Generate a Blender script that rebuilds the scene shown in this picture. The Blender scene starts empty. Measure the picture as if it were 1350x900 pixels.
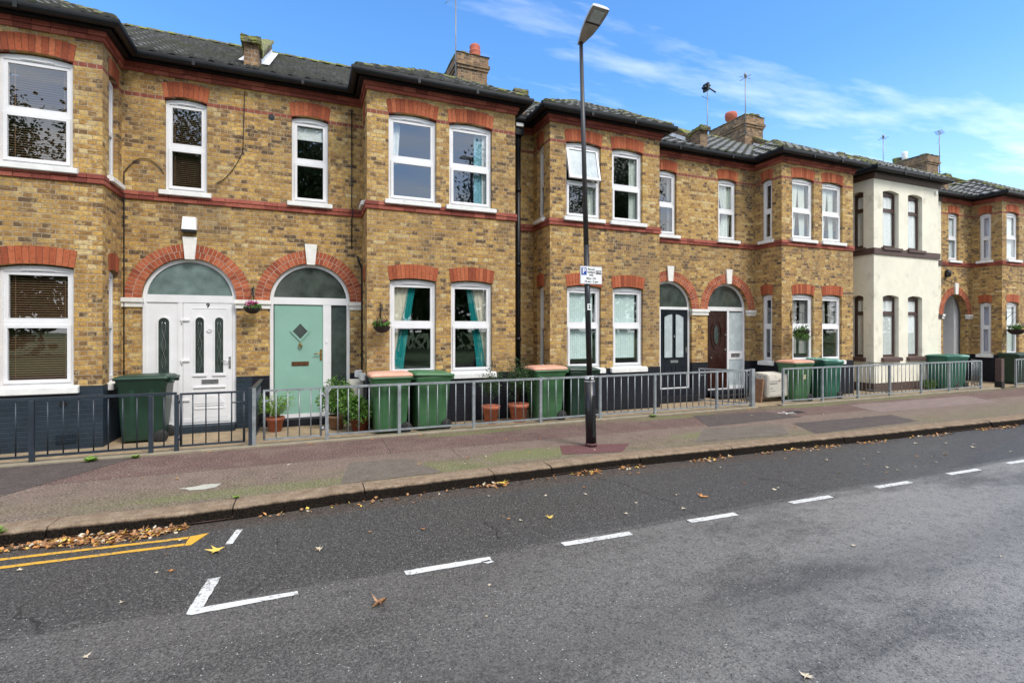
import bpy, bmesh, math, random
from mathutils import Vector, Matrix
from mathutils.geometry import tessellate_polygon
R = random.Random(7)
PI = math.pi
col = bpy.context.scene.collection
SC = bpy.context.scene
F = 10.60      # plane of the flat (recessed) house walls
B = 9.727      # plane of the bay fronts
CAMZ = 1.85

# ------------------------------------------------------------------ materials
MATS = {}
def nodes(m):
    m.use_nodes = True
    nt = m.node_tree
    for n in list(nt.nodes): nt.nodes.remove(n)
    return nt
class G:
    """tiny node-graph helper"""
    def __init__(s, nt): s.nt = nt
    def n(s, t, ins=None, **kw):
        x = s.nt.nodes.new(t)
        for k, v in kw.items(): setattr(x, k, v)
        for k, v in (ins or {}).items():
            sock = x.inputs[k]
            if hasattr(v, 'is_output') or isinstance(v, bpy.types.NodeSocket): s.nt.links.new(v, sock)
            else: sock.default_value = v
        return x
    def ramp(s, fac, stops, interp='LINEAR'):
        x = s.nt.nodes.new('ShaderNodeValToRGB'); x.color_ramp.interpolation = interp
        e = x.color_ramp.elements
        while len(e) < len(stops): e.new(0.5)
        for i, (p, c) in enumerate(stops):
            e[i].position = p
            e[i].color = (c[0], c[1], c[2], 1) if isinstance(c, (tuple, list)) else (c, c, c, 1)
        s.nt.links.new(fac, x.inputs[0]); return x.outputs[0]
    def mix(s, fac, a, b, mode='MIX'):
        x = s.nt.nodes.new('ShaderNodeMix'); x.data_type = 'RGBA'; x.blend_type = mode
        for i, v in ((0, fac), (6, a), (7, b)):
            if isinstance(v, bpy.types.NodeSocket): s.nt.links.new(v, x.inputs[i])
            elif isinstance(v, (tuple, list)): x.inputs[i].default_value = (v[0], v[1], v[2], 1)
            else: x.inputs[i].default_value = v
        return x.outputs[2]
    def math(s, op, a, b=0.0, c=None, clamp=False):
        x = s.nt.nodes.new('ShaderNodeMath'); x.operation = op; x.use_clamp = clamp
        for i, v in enumerate((a, b) if c is None else (a, b, c)):
            if isinstance(v, bpy.types.NodeSocket): s.nt.links.new(v, x.inputs[i])
            else: x.inputs[i].default_value = v
        return x.outputs[0]
    def noise(s, vec, scale, detail=4, rough=.55, out=0):
        x = s.n('ShaderNodeTexNoise', {'Scale': scale, 'Detail': detail, 'Roughness': rough})
        if vec is not None: s.nt.links.new(vec, x.inputs['Vector'])
        return x.outputs[out]
    def bump(s, h, strength=.3, dist=.01):
        return s.n('ShaderNodeBump', {'Height': h, 'Strength': strength, 'Distance': dist}).outputs[0]
    def out(s, color, rough=.6, normal=None, metal=0, spec=.5, **kw):
        p = s.n('ShaderNodeBsdfPrincipled')
        for k, v in (('Base Color', color), ('Roughness', rough), ('Metallic', metal), ('Specular IOR Level', spec), ('Normal', normal)) + tuple(kw.items()):
            if v is None: continue
            if isinstance(v, bpy.types.NodeSocket): s.nt.links.new(v, p.inputs[k])
            elif isinstance(v, (tuple, list)): p.inputs[k].default_value = (v[0], v[1], v[2], 1)
            else: p.inputs[k].default_value = v
        o = s.n('ShaderNodeOutputMaterial'); s.nt.links.new(p.outputs[0], o.inputs[0]); return p
def newmat(name):
    m = bpy.data.materials.new(name); MATS[name] = m
    return m, G(nodes(m))
def geo(g): return g.n('ShaderNodeNewGeometry').outputs['Position']
def sepx(g, v):
    x = g.n('ShaderNodeSeparateXYZ', {0: v}); return x.outputs

def paint(name, c, rough=.45, var=.15, scale=6, metal=0, bump=.05, dirt=None, spec=.5):
    """plain coloured surface with slight mottling, fine bump and optional grime patches"""
    m, g = newmat(name); p = geo(g)
    n1 = g.noise(p, scale, 5)
    dark = tuple(x*(1-var) for x in c); lite = tuple(min(1, x*(1+var)) for x in c)
    cc = g.ramp(n1, [(.3, dark), (.7, lite)])
    if dirt:
        n2 = g.noise(p, dirt[1], 6, .7)
        cc = g.mix(g.ramp(n2, [(dirt[2], 0.0), (dirt[2]+.15, dirt[3])]), cc, dirt[0])
    rr = g.math('MULTIPLY_ADD', n1, .25, rough-.12)
    g.out(cc, rr, g.bump(g.noise(p, scale*12, 3), bump, .004), metal, spec)
    return m

def ysm_(g, p, lo, hi): return g.math('MULTIPLY', g.math('SUBTRACT', p, lo), 1.0/(hi-lo), clamp=True)
def brickmat(name, stops, mortar, red_band=True, paintcol=None, rough=.85):
    m, g = newmat(name)
    uv = g.n('ShaderNodeUVMap').outputs[0]
    p = geo(g)
    wob = g.n('ShaderNodeVectorMath', {0: g.noise(p, 9, 3, out=1), 1: (.5, .5, .5)}, operation='SUBTRACT').outputs[0]
    wob = g.n('ShaderNodeVectorMath', {0: wob, 'Scale': .020}, operation='SCALE').outputs[0]
    uvw = g.n('ShaderNodeVectorMath', {0: uv, 1: wob}, operation='ADD').outputs[0]
    b = g.n('ShaderNodeTexBrick', {'Vector': uvw, 'Color1': (0, 0, 0, 1), 'Color2': (1, 1, 1, 1), 'Mortar': (.5, .5, .5, 1), 'Scale': 1.0, 'Mortar Size': .0075, 'Mortar Smooth': .55, 'Bias': 0.0, 'Brick Width': .225, 'Row Height': .075}, offset=.5, squash=.5, squash_frequency=2)
    val = b.outputs[0]; fac = b.outputs[1]
    # second, larger-scale variation so dark and bright bricks gather in drifts
    big = g.noise(p, .9, 4, .6)
    vv = g.math('ADD', val, g.math('MULTIPLY_ADD', big, .9, -.45))
    c = g.ramp(vv, stops)
    sp = g.noise(p, 34, 6, .8); st = g.noise(g.n('ShaderNodeVectorMath', {0: p, 1: (1, 1, 2.6)}, operation='MULTIPLY').outputs[0], 13, 5, .75)
    c = g.mix(g.ramp(sp, [(.50, 0.0), (.64, .62)]), c, (.075, .045, .025))
    c = g.mix(g.ramp(st, [(.50, 0.0), (.66, .55)]), c, (.085, .052, .028))
    sp2 = g.noise(p, 16, 4, .7)
    c = g.mix(g.ramp(sp2, [(.50, 0.0), (.70, .50)]), c, tuple(min(1, x*1.35) for x in stops[-1][1]))
    soot = g.noise(g.n('ShaderNodeVectorMath', {0: p, 1: (1, 1, .45)}, operation='MULTIPLY').outputs[0], .75, 5, .6)
    c = g.mix(g.ramp(soot, [(.46, 0.0), (.68, .50)]), c, (.15, .10, .055))
    zz_ = sepx(g, p)[2]; drip = g.noise(g.n('ShaderNodeVectorMath', {0: p, 1: (6, 6, .35)}, operation='MULTIPLY').outputs[0], 1.0, 3, .6)
    band = g.math('MAXIMUM', g.math('MULTIPLY', ysm_(g, zz_, 3.45, 4.15), g.math('LESS_THAN', zz_, 4.15)), ysm_(g, zz_, 6.05, 6.45))
    c = g.mix(g.math('MULTIPLY', g.math('MULTIPLY', band, g.ramp(drip, [(.42, 0.0), (.62, 1.0)])), .5), c, (.11, .075, .045))
    if red_band:
        z = sepx(g, p)[2]
        a = g.math('GREATER_THAN', z, 5.955); bb = g.math('LESS_THAN', z, 6.03)
        c = g.mix(g.math('MULTIPLY', g.math('MULTIPLY', a, bb), .92), c, g.ramp(sp2, [(.3, (.16, .04, .028)), (.7, (.30, .075, .05))]))
    if paintcol:
        c = g.ramp(g.noise(p, 4, 5), [(.3, tuple(x*.75 for x in paintcol)), (.75, tuple(x*1.25 for x in paintcol))])
        mc = g.mix(.5, c, tuple(x*1.6 for x in paintcol))
    else:
        mc = g.ramp(g.noise(p, 6, 4), [(.35, tuple(x*.62 for x in mortar)), (.7, mortar)])
    mfac = g.math('MULTIPLY', fac, g.ramp(g.noise(p, 24, 3), [(.25, .55), (.6, 1.0)]))
    c = g.mix(mfac, c, mc)
    h = g.math('ADD', g.math('MULTIPLY', fac, -1.0), g.math('MULTIPLY', sp, .55))
    g.out(c, rough, g.bump(h, .6, .009), 0, .3)
    return m

BRICK = brickmat('stock_brick', [(.0, (.095, .057, .030)), (.10, (.18, .10, .041)), (.26, (.32, .178, .055)), (.48, (.43, .243, .066)), (.74, (.53, .322, .088)), (.92, (.58, .385, .125)), (1.0, (.60, .455, .22))], (.40, .33, .245))
CHIMB = brickmat('chimney_brick', [(.0, (.06, .045, .035)), (.3, (.16, .095, .055)), (.6, (.27, .15, .08)), (1.0, (.38, .24, .12))], (.34, .31, .26), False)
PLNAVY = brickmat('painted_brick_navy', [(0, (.03, .04, .05)), (1, (.04, .05, .06))], (.1, .1, .1), False, (.018, .029, .042), .6)
PLBLACK = brickmat('painted_brick_black', [(0, (.02, .02, .03)), (1, (.02, .02, .03))], (.1, .1, .1), False, (.007, .008, .014), .65)

def wedgemat(name, stops):
    m, g = newmat(name)
    uv = g.n('ShaderNodeUVMap').outputs[0]; p = geo(g)
    c = g.ramp(sepx(g, uv)[0], stops)
    n = g.noise(p, 26, 5, .7)
    c = g.mix(g.ramp(n, [(.45, 0.0), (.72, .6)]), c, tuple(x*.42 for x in stops[0][1]))
    g.out(c, .85, g.bump(n, .35, .006), 0, .3); return m
REDARCH = wedgemat('gauged_red_brick', [(0, (.25, .060, .028)), (.5, (.38, .096, .040)), (1, (.47, .145, .065))])
REDDARK = wedgemat('moulded_red_brick', [(0, (.19, .048, .036)), (.5, (.29, .076, .052)), (1, (.40, .125, .085))])
MORT = paint('lime_mortar', (.42, .35, .29), .9, .25, 20)
MORTD = paint('dark_mortar', (.10, .06, .045), .9, .25, 20)

WHITE = paint('white_upvc', (.72, .72, .735), .32, .05, 3, bump=.01)
SILLW = paint('white_painted_sill', (.74, .74, .72), .5, .08, 8, dirt=((.35, .33, .28), 7, .60, .5))
STONEW = paint('white_painted_stone', (.72, .71, .67), .6, .08, 10, dirt=((.4, .38, .32), 9, .60, .45))
BLKGUT = paint('black_gutter', (.008, .009, .011), .42, .25, 5, bump=.03, dirt=((.07, .07, .05), 5, .62, .35), spec=.35)
FASCIA = paint('black_fascia', (.006, .007, .010), .55, .2, 5, spec=.3)
CREAM = paint('cream_render', (.74, .71, .59), .85, .07, 2.2, bump=.35, dirt=((.36, .33, .25), 2.3, .56, .5))
BROWNW = paint('brown_stained_wood', (.060, .030, .024), .45, .3, 12)
BROWNP = paint('brown_painted_band', (.085, .050, .042), .6, .25, 12)
LEAD = paint('white_flashing', (.66, .67, .68), .55, .15, 6, dirt=((.22, .22, .2), 5, .58, .6))
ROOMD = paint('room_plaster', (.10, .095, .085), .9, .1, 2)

def tilemat():
    m, g = newmat('roof_tiles'); p = geo(g)
    n = g.noise(p, 3.2, 6, .65); n2 = g.noise(p, 22, 5, .7); n3 = g.noise(p, .7, 3)
    c = g.ramp(n2, [(.3, (.06, .06, .06)), (.55, (.18, .178, .172)), (.8, (.44, .435, .42))])
    c = g.mix(g.ramp(n, [(.52, 0.0), (.70, .6)]), c, (.24, .24, .20))
    c = g.mix(g.ramp(g.math('MULTIPLY', n3, g.math('MULTIPLY', n2, 2.0)), [(.55, 0.0), (.72, .8)]), c, (.12, .13, .045))
    g.out(c, g.ramp(n, [(.3, .30), (.7, .75)]), g.bump(n2, .3, .01), 0, .6); return m
TILE = tilemat()
def mossmat():
    m, g = newmat('mossy_cement'); p = geo(g)
    n = g.noise(p, 5, 6, .7); n2 = g.noise(p, 30, 4, .7)
    c = g.ramp(n, [(.32, (.085, .08, .065)), (.47, (.16, .15, .10)), (.56, (.20, .22, .055)), (.72, (.34, .34, .10))])
    c = g.mix(g.ramp(n2, [(.5, 0.0), (.7, .6)]), c, (.05, .05, .035))
    g.out(c, .9, g.bump(n2, .6, .02), 0, .2); return m
MOSSY = mossmat()
TERRA = paint('terracotta', (.42, .13, .07), .8, .2, 9, dirt=((.5, .32, .22), 12, .56, .5))
REDPOT = paint('chimney_pot_clay', (.40, .10, .06), .75, .25, 9, dirt=((.1, .08, .05), 8, .58, .6))
ALU = paint('aerial_metal', (.22, .23, .25), .45, .1, 5, metal=.5)

def glassmat(name, ior, tint, rough=0.0):
    m, g = newmat(name)
    t = g.n('ShaderNodeBsdfTransparent', {'Color': (*tint, 1)}).outputs[0]
    gl = g.n('ShaderNodeBsdfGlossy', {'Roughness': rough, 'Color': (.95, .97, 1, 1), 'Normal': g.bump(g.noise(geo(g), 1.1, 2), .05, .03)}).outputs[0]
    f5 = g.math('POWER', g.n('ShaderNodeLayerWeight', {'Blend': .5}).outputs['Facing'], 5.0); r0 = ((ior-1)/(ior+1))**2
    fr = g.math('MULTIPLY_ADD', f5, 1-r0, r0)
    mx = g.n('ShaderNodeMixShader', {0: fr, 1: t, 2: gl}).outputs[0]
    o = g.n('ShaderNodeOutputMaterial'); g.nt.links.new(mx, o.inputs[0]); return m
GLASS = glassmat('window_glass', 2.15, (.93, .95, .94))
OBSC = paint('obscure_dark_glass', (.028, .040, .038), .12, .5, 5, spec=1.0)
FANLIT = paint('grey_green_fanlight', (.14, .195, .185), .14, .35, 4, spec=.9)
FANDARK = paint('dark_fanlight', (.055, .068, .060), .12, .4, 4, spec=.9)
FROST = paint('frosted_glass', (.42, .48, .50), .25, .12, 5)
PURPG = paint('dark_net_behind_glass', (.06, .05, .065), .25, .3, 9)

def clothmat(name, c, sheer=0.0, scale=20):
    m, g = newmat(name); p = geo(g)
    n = g.noise(p, scale, 3)
    cc = g.ramp(n, [(.3, tuple(x*.85 for x in c)), (.7, c)])
    g.out(cc, .9, None, 0, .2); return m
C_CREAM = clothmat('cream_curtain', (.80, .76, .64)); C_TEAL = clothmat('teal_curtain', (.012, .30, .31))
C_NET = clothmat('white_net_curtain', (.82, .86, .86)); C_BLUE = clothmat('pale_blue_curtain', (.25, .52, .62))
C_GREY = clothmat('grey_curtain', (.42, .42, .41)); C_PALE = clothmat('pale_green_net', (.74, .80, .74))
C_BLIND = clothmat('pale_roller_blind', (.66, .80, .78)); C_SLAT = clothmat('brown_blind_slat', (.22, .13, .075))
C_LILAC = clothmat('lilac_net', (.58, .58, .72))

GALV = paint('galvanised_steel', (.27, .295, .31), .5, .22, 10, metal=.35, bump=.06, dirt=((.13, .11, .09), 9, .60, .7))
NAVY = paint('navy_paint', (.022, .032, .045), .4, .2, 10)
BLACKM = paint('black_metal', (.012, .012, .014), .32, .25, 6, dirt=((.06, .055, .05), 10, .6, .5))
POLEGREY = paint('weathered_pole', (.045, .042, .042), .45, .25, 6)
LAMPGREY = paint('lamp_housing', (.45, .46, .46), .4, .1, 6)
LAMPUND = paint('lamp_underside', (.34, .31, .28), .5, .25, 8)
BINGREEN = paint('green_bin_plastic', (.045, .135, .055), .46, .18, 4, bump=.05, dirt=((.12, .15, .11), 7, .56, .5))
BINDARK = paint('dark_green_bin_plastic', (.012, .040, .026), .40, .15, 5, bump=.03)
BINTEAL = paint('teal_green_bin_plastic', (.020, .115, .075), .42, .15, 5)
LIDPINK = paint('faded_orange_lid', (.56, .29, .20), .6, .12, 5, dirt=((.68, .42, .32), 4, .5, .7))
RUBBER = paint('rubber', (.015, .015, .015), .7)
DOORGREEN = paint('sage_green_door', (.225, .40, .33), .4, .05, 3, bump=.02)
DOORBLACK = paint('black_door', (.008, .011, .018), .18, .2, 3)
DOORBROWN = paint('dark_brown_door', (.030, .010, .008), .25, .25, 4)
BRASS = paint('brass', (.42, .24, .06), .3, .25, 20, metal=.9)
OLDBR = paint('old_brass', (.16, .075, .035), .35, .3, 20, metal=.6)
CHROME = paint('chrome', (.55, .55, .55), .2, .05, 5, metal=.9)
INK = paint('black_ink', (.01, .01, .01), .5); INKBLUE = paint('sign_blue', (.01, .06, .32), .4)
SIGNW = paint('sign_white', (.80, .81, .82), .4, .03)
METER = paint('dirty_white_cabinet', (.60, .57, .50), .6, .1, 6, dirt=((.16, .11, .06), 6, .54, .7))
BARK = paint('bark', (.06, .04, .028), .9, .3, 10, bump=.5)
GREENW = paint('weathered_wood', (.25, .14, .08), .8, .3, 10)
def leafmat(name, c, c2):
    m, g = newmat(name); p = geo(g)
    cc = g.ramp(g.noise(p, 25, 3), [(.3, c), (.7, c2)])
    g.out(cc, .5, None, 0, .4, **{'Transmission Weight': 0.0}); return m
LF_G = leafmat('leaf_green', (.03, .10, .015), (.11, .22, .03)); LF_D = leafmat('leaf_dark', (.015, .05, .015), (.05, .10, .025))
LF_Y = leafmat('leaf_fern', (.09, .20, .02), (.22, .36, .05)); LF_T = leafmat('leaf_tree', (.04, .08, .02), (.11, .17, .035))
PETAL = leafmat('pink_petals', (.45, .03, .16), (.65, .12, .35)); PETW = leafmat('white_petals', (.7, .7, .62), (.8, .8, .75))
COCO = paint('basket_liner', (.035, .022, .018), .9, .4, 30)
DL_O = leafmat('dry_leaf_orange', (.42, .16, .04), (.60, .30, .09)); DL_B = leafmat('dry_leaf_brown', (.20, .09, .04), (.40, .22, .10))
DL_Y = leafmat('dry_leaf_yellow', (.62, .42, .06), (.70, .50, .12)); DL_P = leafmat('dry_leaf_pale', (.50, .42, .30), (.62, .55, .42))

# ------------------------------------------------------------------ mesh builder
class Fr:
    """wall frame: p(u, z, d) with u along the wall, z up, d inward"""
    def __init__(s, kind, c): s.k = kind; s.c = c
    def p(s, u, z, d=0.0):
        if s.k == 'front': return (u, s.c+d, z)
        if s.k == 'right': return (s.c-d, u, z)
        return (s.c+d, -u, z)
ORG = {}
class MB:
    def __init__(s): s.bm = bmesh.new(); s.uv = s.bm.loops.layers.uv.new('UVMap')
    def poly(s, pts, uvs=None, smooth=False):
        vs = [s.bm.verts.new(p) for p in pts]
        try: f = s.bm.faces.new(vs)
        except ValueError: return None
        f.smooth = smooth
        if uvs:
            if isinstance(uvs, tuple): uvs = [uvs]*len(pts)
            for l, w in zip(f.loops, uvs): l[s.uv].uv = w
        return f
    def hexa(s, a, b, uv=None):
        """a: 4 points, b: 4 matching points"""
        va = [s.bm.verts.new(p) for p in a]; vb = [s.bm.verts.new(p) for p in b]
        n = len(a); fs = [va[::-1], vb]+[[va[i], va[(i+1) % n], vb[(i+1) % n], vb[i]] for i in range(n)]
        for q in fs:
            f = s.bm.faces.new(q)
            for l in f.loops:
                if uv: l[s.uv].uv = uv
                else:
                    c = l.vert.co; nn = 0
                    l[s.uv].uv = (c.x+c.y, c.z+.045)
        return s
    def box(s, x0, x1, y0, y1, z0, z1, uv=None):
        return s.hexa([(x0, y0, z0), (x1, y0, z0), (x1, y1, z0), (x0, y1, z0)], [(x0, y0, z1), (x1, y0, z1), (x1, y1, z1), (x0, y1, z1)], uv)
    def fbox(s, fr, u0, u1, z0, z1, d0, d1, uv=None):
        return s.hexa([fr.p(u0, z0, d0), fr.p(u1, z0, d0), fr.p(u1, z1, d0), fr.p(u0, z1, d0)], [fr.p(u0, z0, d1), fr.p(u1, z0, d1), fr.p(u1, z1, d1), fr.p(u0, z1, d1)], uv)
    def prism(s, fr, poly, d0, d1, uv=None):
        return s.hexa([fr.p(u, z, d0) for u, z in poly], [fr.p(u, z, d1) for u, z in poly], uv)
    def ring(s, fr, o, i, d0, d1):
        n = len(o)
        for k in range(n):
            j = (k+1) % n
            s.hexa([fr.p(*o[k], d0), fr.p(*o[j], d0), fr.p(*i[j], d0), fr.p(*i[k], d0)], [fr.p(*o[k], d1), fr.p(*o[j], d1), fr.p(*i[j], d1), fr.p(*i[k], d1)])
        return s
    def tube(s, pts, r, seg=8, cap=True):
        pts = [Vector(p) for p in pts]; rs = r if isinstance(r, list) else [r]*len(pts)
        rings = []
        for i, p in enumerate(pts):
            t = (pts[min(i+1, len(pts)-1)]-pts[max(i-1, 0)]).normalized()
            a = t.cross(Vector((0, 0, 1)) if abs(t.z) < .9 else Vector((1, 0, 0))).normalized(); b = t.cross(a)
            rings.append([s.bm.verts.new(p+a*math.cos(2*PI*k/seg)*rs[i]+b*math.sin(2*PI*k/seg)*rs[i]) for k in range(seg)])
        for q, w in zip(rings, rings[1:]):
            for k in range(seg):
                f = s.bm.faces.new([q[k], q[(k+1) % seg], w[(k+1) % seg], w[k]]); f.smooth = True
        if cap: s.bm.faces.new(rings[0][::-1]); s.bm.faces.new(rings[-1])
        return s
    def lathe(s, cx, cy, prof, seg=20, cap=True):
        rings = [[s.bm.verts.new((cx+r*math.cos(2*PI*k/seg), cy+r*math.sin(2*PI*k/seg), z)) for k in range(seg)] for r, z in prof]
        for q, w in zip(rings, rings[1:]):
            for k in range(seg):
                f = s.bm.faces.new([q[k], q[(k+1) % seg], w[(k+1) % seg], w[k]]); f.smooth = True
        if cap: s.bm.faces.new(rings[0][::-1]); s.bm.faces.new(rings[-1])
        return s
    def loft(s, rings, seg=4, smooth=True):
        """rings: (z, cx, cy, hx, hy, radius) rounded rectangles"""
        rr = []
        for z, cx, cy, hx, hy, r in rings:
            vs = []
            for q, (sx, sy) in enumerate(((1, 1), (-1, 1), (-1, -1), (1, -1))):
                for k in range(seg+1):
                    a = q*PI/2+k*PI/2/seg
                    vs.append(s.bm.verts.new((cx+sx*(hx-r)+r*math.cos(a), cy+sy*(hy-r)+r*math.sin(a), z)))
            rr.append(vs)
        n = len(rr[0])
        for q, w in zip(rr, rr[1:]):
            for k in range(n):
                f = s.bm.faces.new([q[k], q[(k+1) % n], w[(k+1) % n], w[k]]); f.smooth = smooth
        s.bm.faces.new(rr[0][::-1]); s.bm.faces.new(rr[-1]); return s
    def build(s, name, mat, parent=None, recalc=True):
        if recalc: bmesh.ops.recalc_face_normals(s.bm, faces=s.bm.faces)
        o0 = ORG.get(parent.name, Vector((0, 0, 0))) if parent else Vector((0, 0, 0))
        if o0.length: bmesh.ops.translate(s.bm, verts=s.bm.verts, vec=-o0)
        me = bpy.data.meshes.new(name); s.bm.to_mesh(me); s.bm.free()
        for m in (mat if isinstance(mat, (list, tuple)) else [mat]): me.materials.append(m)
        ob = bpy.data.objects.new(name, me); col.objects.link(ob)
        if parent: ob.parent = parent; ORG[ob.name] = o0
        return ob
def tag(o, label=None, cat=None, group=None, kind=None):
    for k, v in (('label', label), ('category', cat), ('group', group), ('kind', kind)):
        if v: o[k] = v
    return o
def thing(name, loc, label, cat, group=None):
    o = bpy.data.objects.new(name, None); col.objects.link(o); o.location = loc; o.empty_display_size = .2
    ORG[o.name] = Vector(loc); return tag(o, label, cat, group)
def copy_thing(o, loc=None, rz=None, parent=None):
    c = o.copy(); col.objects.link(c)
    for k in ('label', 'group', 'category'):
        if k in c.keys() and parent is not None: del c[k]
    if parent: c.parent = parent
    if loc is not None: c.location = loc
    if rz is not None: c.rotation_euler = (0, 0, rz)
    for ch in list(o.children): copy_thing(ch, parent=c)
    return c
def text_mesh(s, size, fr, u, z, d, name, mat, parent, align='CENTER', bold=0.0, wid=1.0, ext=.0015):
    cu = bpy.data.curves.new('t', 'FONT'); cu.body = s; cu.size = size; cu.align_x = align; cu.align_y = 'CENTER'; cu.extrude = ext; cu.offset = bold; cu.resolution_u = 3
    ob = bpy.data.objects.new('t', cu); col.objects.link(ob)
    me = bpy.data.meshes.new_from_object(ob.evaluated_get(bpy.context.evaluated_depsgraph_get()))
    col.objects.unlink(ob); bpy.data.objects.remove(ob); bpy.data.curves.remove(cu)
    o0 = ORG.get(parent.name, Vector())
    for v in me.vertices: v.co = Vector(fr.p(u+v.co.x*wid, z+v.co.y, d-v.co.z))-o0
    me.name = name; me.materials.clear(); me.materials.append(mat)
    o = bpy.data.objects.new(name, me); col.objects.link(o); o.parent = parent; ORG[o.name] = o0; return o
SKYS, SUNS, EXPO = .125, 1.9, .76
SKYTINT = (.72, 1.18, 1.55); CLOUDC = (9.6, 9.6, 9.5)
# ------------------------------------------------------------------ openings
def seg_top(u0, u1, z, rise, n=8):
    return [(u0+(u1-u0)*k/n, z+rise*4*(k/n)*(1-k/n)) for k in range(n+1)]      # left -> right
def win_poly(u0, u1, z0, zs, rise): return [(u0, z0), (u1, z0)]+seg_top(u0, u1, zs, rise)[::-1]
def arch_poly(uc, r, z0, zs, n=24):
    return [(uc-r, z0), (uc+r, z0)]+[(uc+r*math.cos(PI*k/n), zs+r*math.sin(PI*k/n)) for k in range(n+1)]
def panel(mb, fr, u0, u1, z0, z1, holes, reveal=.22):
    notch = sorted([h for h in holes if h[0][1] < z0+.001], key=lambda h: h[0][0]); holes = [h for h in holes if h[0][1] >= z0+.001]
    outer = [(u0, z0)]
    for h in notch:
        arc = h[2:][::-1]; outer += [(arc[0][0], z0)]+arc+[(arc[-1][0], z0)]
    outer += [(u1, z0), (u1, z1), (u0, z1)]
    loops = [outer]+[h[::-1] for h in holes]
    flat = [p for l in loops for p in l]
    tris = tessellate_polygon([[Vector((p[0], p[1], 0)) for p in l] for l in loops])
    for t in tris:
        mb.poly([fr.p(*flat[i]) for i in t], [(flat[i][0], flat[i][1]+.045) for i in t])
    for h in holes+notch:
        n = len(h)
        for k in range(n):
            if h in notch and k == 0: continue
            a, b = h[k], h[(k+1) % n]; a = (a[0], max(a[1], z0)); b = (b[0], max(b[1], z0))
            mb.poly([fr.p(*a), fr.p(*b), fr.p(*b, reveal), fr.p(*a, reveal)], [(a[0], a[1]+.045), (b[0]+.001, b[1]+.045), (b[0]+reveal, b[1]+.045), (a[0]+reveal, a[1]+.045)])
def voussoirs(parent, fr, u0, u1, zs, rise, zt, name='brick_arch', mat=None):
    """segmental head of upright red bricks over a window"""
    mb = MB(); n = max(4, round((u1-u0)/.078)); w = u1-u0; sp = .035
    def bot(s): return (u0+s*w, zs+rise*4*s*(1-s))
    def top(s): return (u0-sp+s*(w+2*sp), zt+rise*1.2*4*s*(1-s))
    for k in range(n):
        g = .0032/w; a, b = k/n+g, (k+1)/n-g; j = R.uniform(-.002, .002)
        mb.prism(fr, [bot(a), bot(b), top(b), top(a)], -.007+j, .105, (R.random(), .5))
    o = mb.build(name, mat or REDARCH, parent)
    m2 = MB(); m2.prism(fr, [bot(k/8) for k in range(9)]+[top(1-k/8) for k in range(9)], -.002, .10)
    m2.bm.verts.ensure_lookup_table(); m2.build('mortar_bed', MORTD, o); return o
def ring_arch(parent, fr, uc, zs, r0=.738, r1=.99, depth=.115):
    mb = MB(); rm = (r0+r1)/2
    for a0, a1, nn in ((r0, rm-.004, 32), (rm+.004, r1, 40)):
        for k in range(nn):
            g = .0042/a0; t0, t1 = PI*k/nn+g, PI*(k+1)/nn-g; j = R.uniform(-.002, .002)
            mb.prism(fr, [(uc+a0*math.cos(t0), zs+a0*math.sin(t0)), (uc+a1*math.cos(t0), zs+a1*math.sin(t0)), (uc+a1*math.cos(t1), zs+a1*math.sin(t1)), (uc+a0*math.cos(t1), zs+a0*math.sin(t1))], -.007+j, depth, (R.random(), .5))
    o = mb.build('brick_arch', REDARCH, parent)
    m2 = MB(); n = 32
    for k in range(n):
        t0, t1 = PI*k/n, PI*(k+1)/n
        m2.prism(fr, [(uc+(r0+.002)*math.cos(t0), zs+(r0+.002)*math.sin(t0)), (uc+r1*math.cos(t0), zs+r1*math.sin(t0)), (uc+r1*math.cos(t1), zs+r1*math.sin(t1)), (uc+(r0+.002)*math.cos(t1), zs+(r0+.002)*math.sin(t1))], -.0045, depth-.004)
    m2.build('mortar_bed', MORT, o); return o
def keystone(parent, fr, uc, zs=2.42, mat=None):
    mb = MB(); mb.prism(fr, [(uc-.075, zs+.715), (uc+.075, zs+.715), (uc+.112, zs+1.115), (uc-.112, zs+1.115)], -.05, .1)
    o = mb.build('keystone', mat or STONEW, parent); return o
def impost(parent, fr, u0, u1, zs=2.42, mat=None, e0=True, e1=True):
    mb = MB(); a = .03
    mb.fbox(fr, u0-(a if e0 else 0), u1+(a if e1 else 0), zs-.075, zs, -.055, .06)
    mb.fbox(fr, u0-(a/2 if e0 else 0), u1+(a/2 if e1 else 0), zs-.16, zs-.078, -.03, .05)
    return mb.build('impost', mat or STONEW, parent)
def cloth(parent, fr, edges, z0, z1, mat, d=.24, amp=.018, wl=.09, name='curtain', zn=10):
    """hanging cloth; edges(t) -> (u_left, u_right), t = 0 at the bottom, 1 at the top"""
    mb = MB(); n = 40; ph = R.random()*6
    vs = []
    for j in range(zn+1):
        t = j/zn; ua, ub = edges(t); row = []
        for i in range(n+1):
            s = i/n; row.append(mb.bm.verts.new(fr.p(ua+(ub-ua)*s, z0+(z1-z0)*t, d+amp*math.sin(ph+s*n*.105/wl*2)*(.5+.5*(ub-ua)/.5)+amp*.5*math.sin(s*17+t*3+ph))))
        vs.append(row)
    for j in range(zn):
        for i in range(n):
            f = mb.bm.faces.new([vs[j][i], vs[j][i+1], vs[j+1][i+1], vs[j+1][i]]); f.smooth = True
    return mb.build(name, mat, parent, recalc=False)
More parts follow.
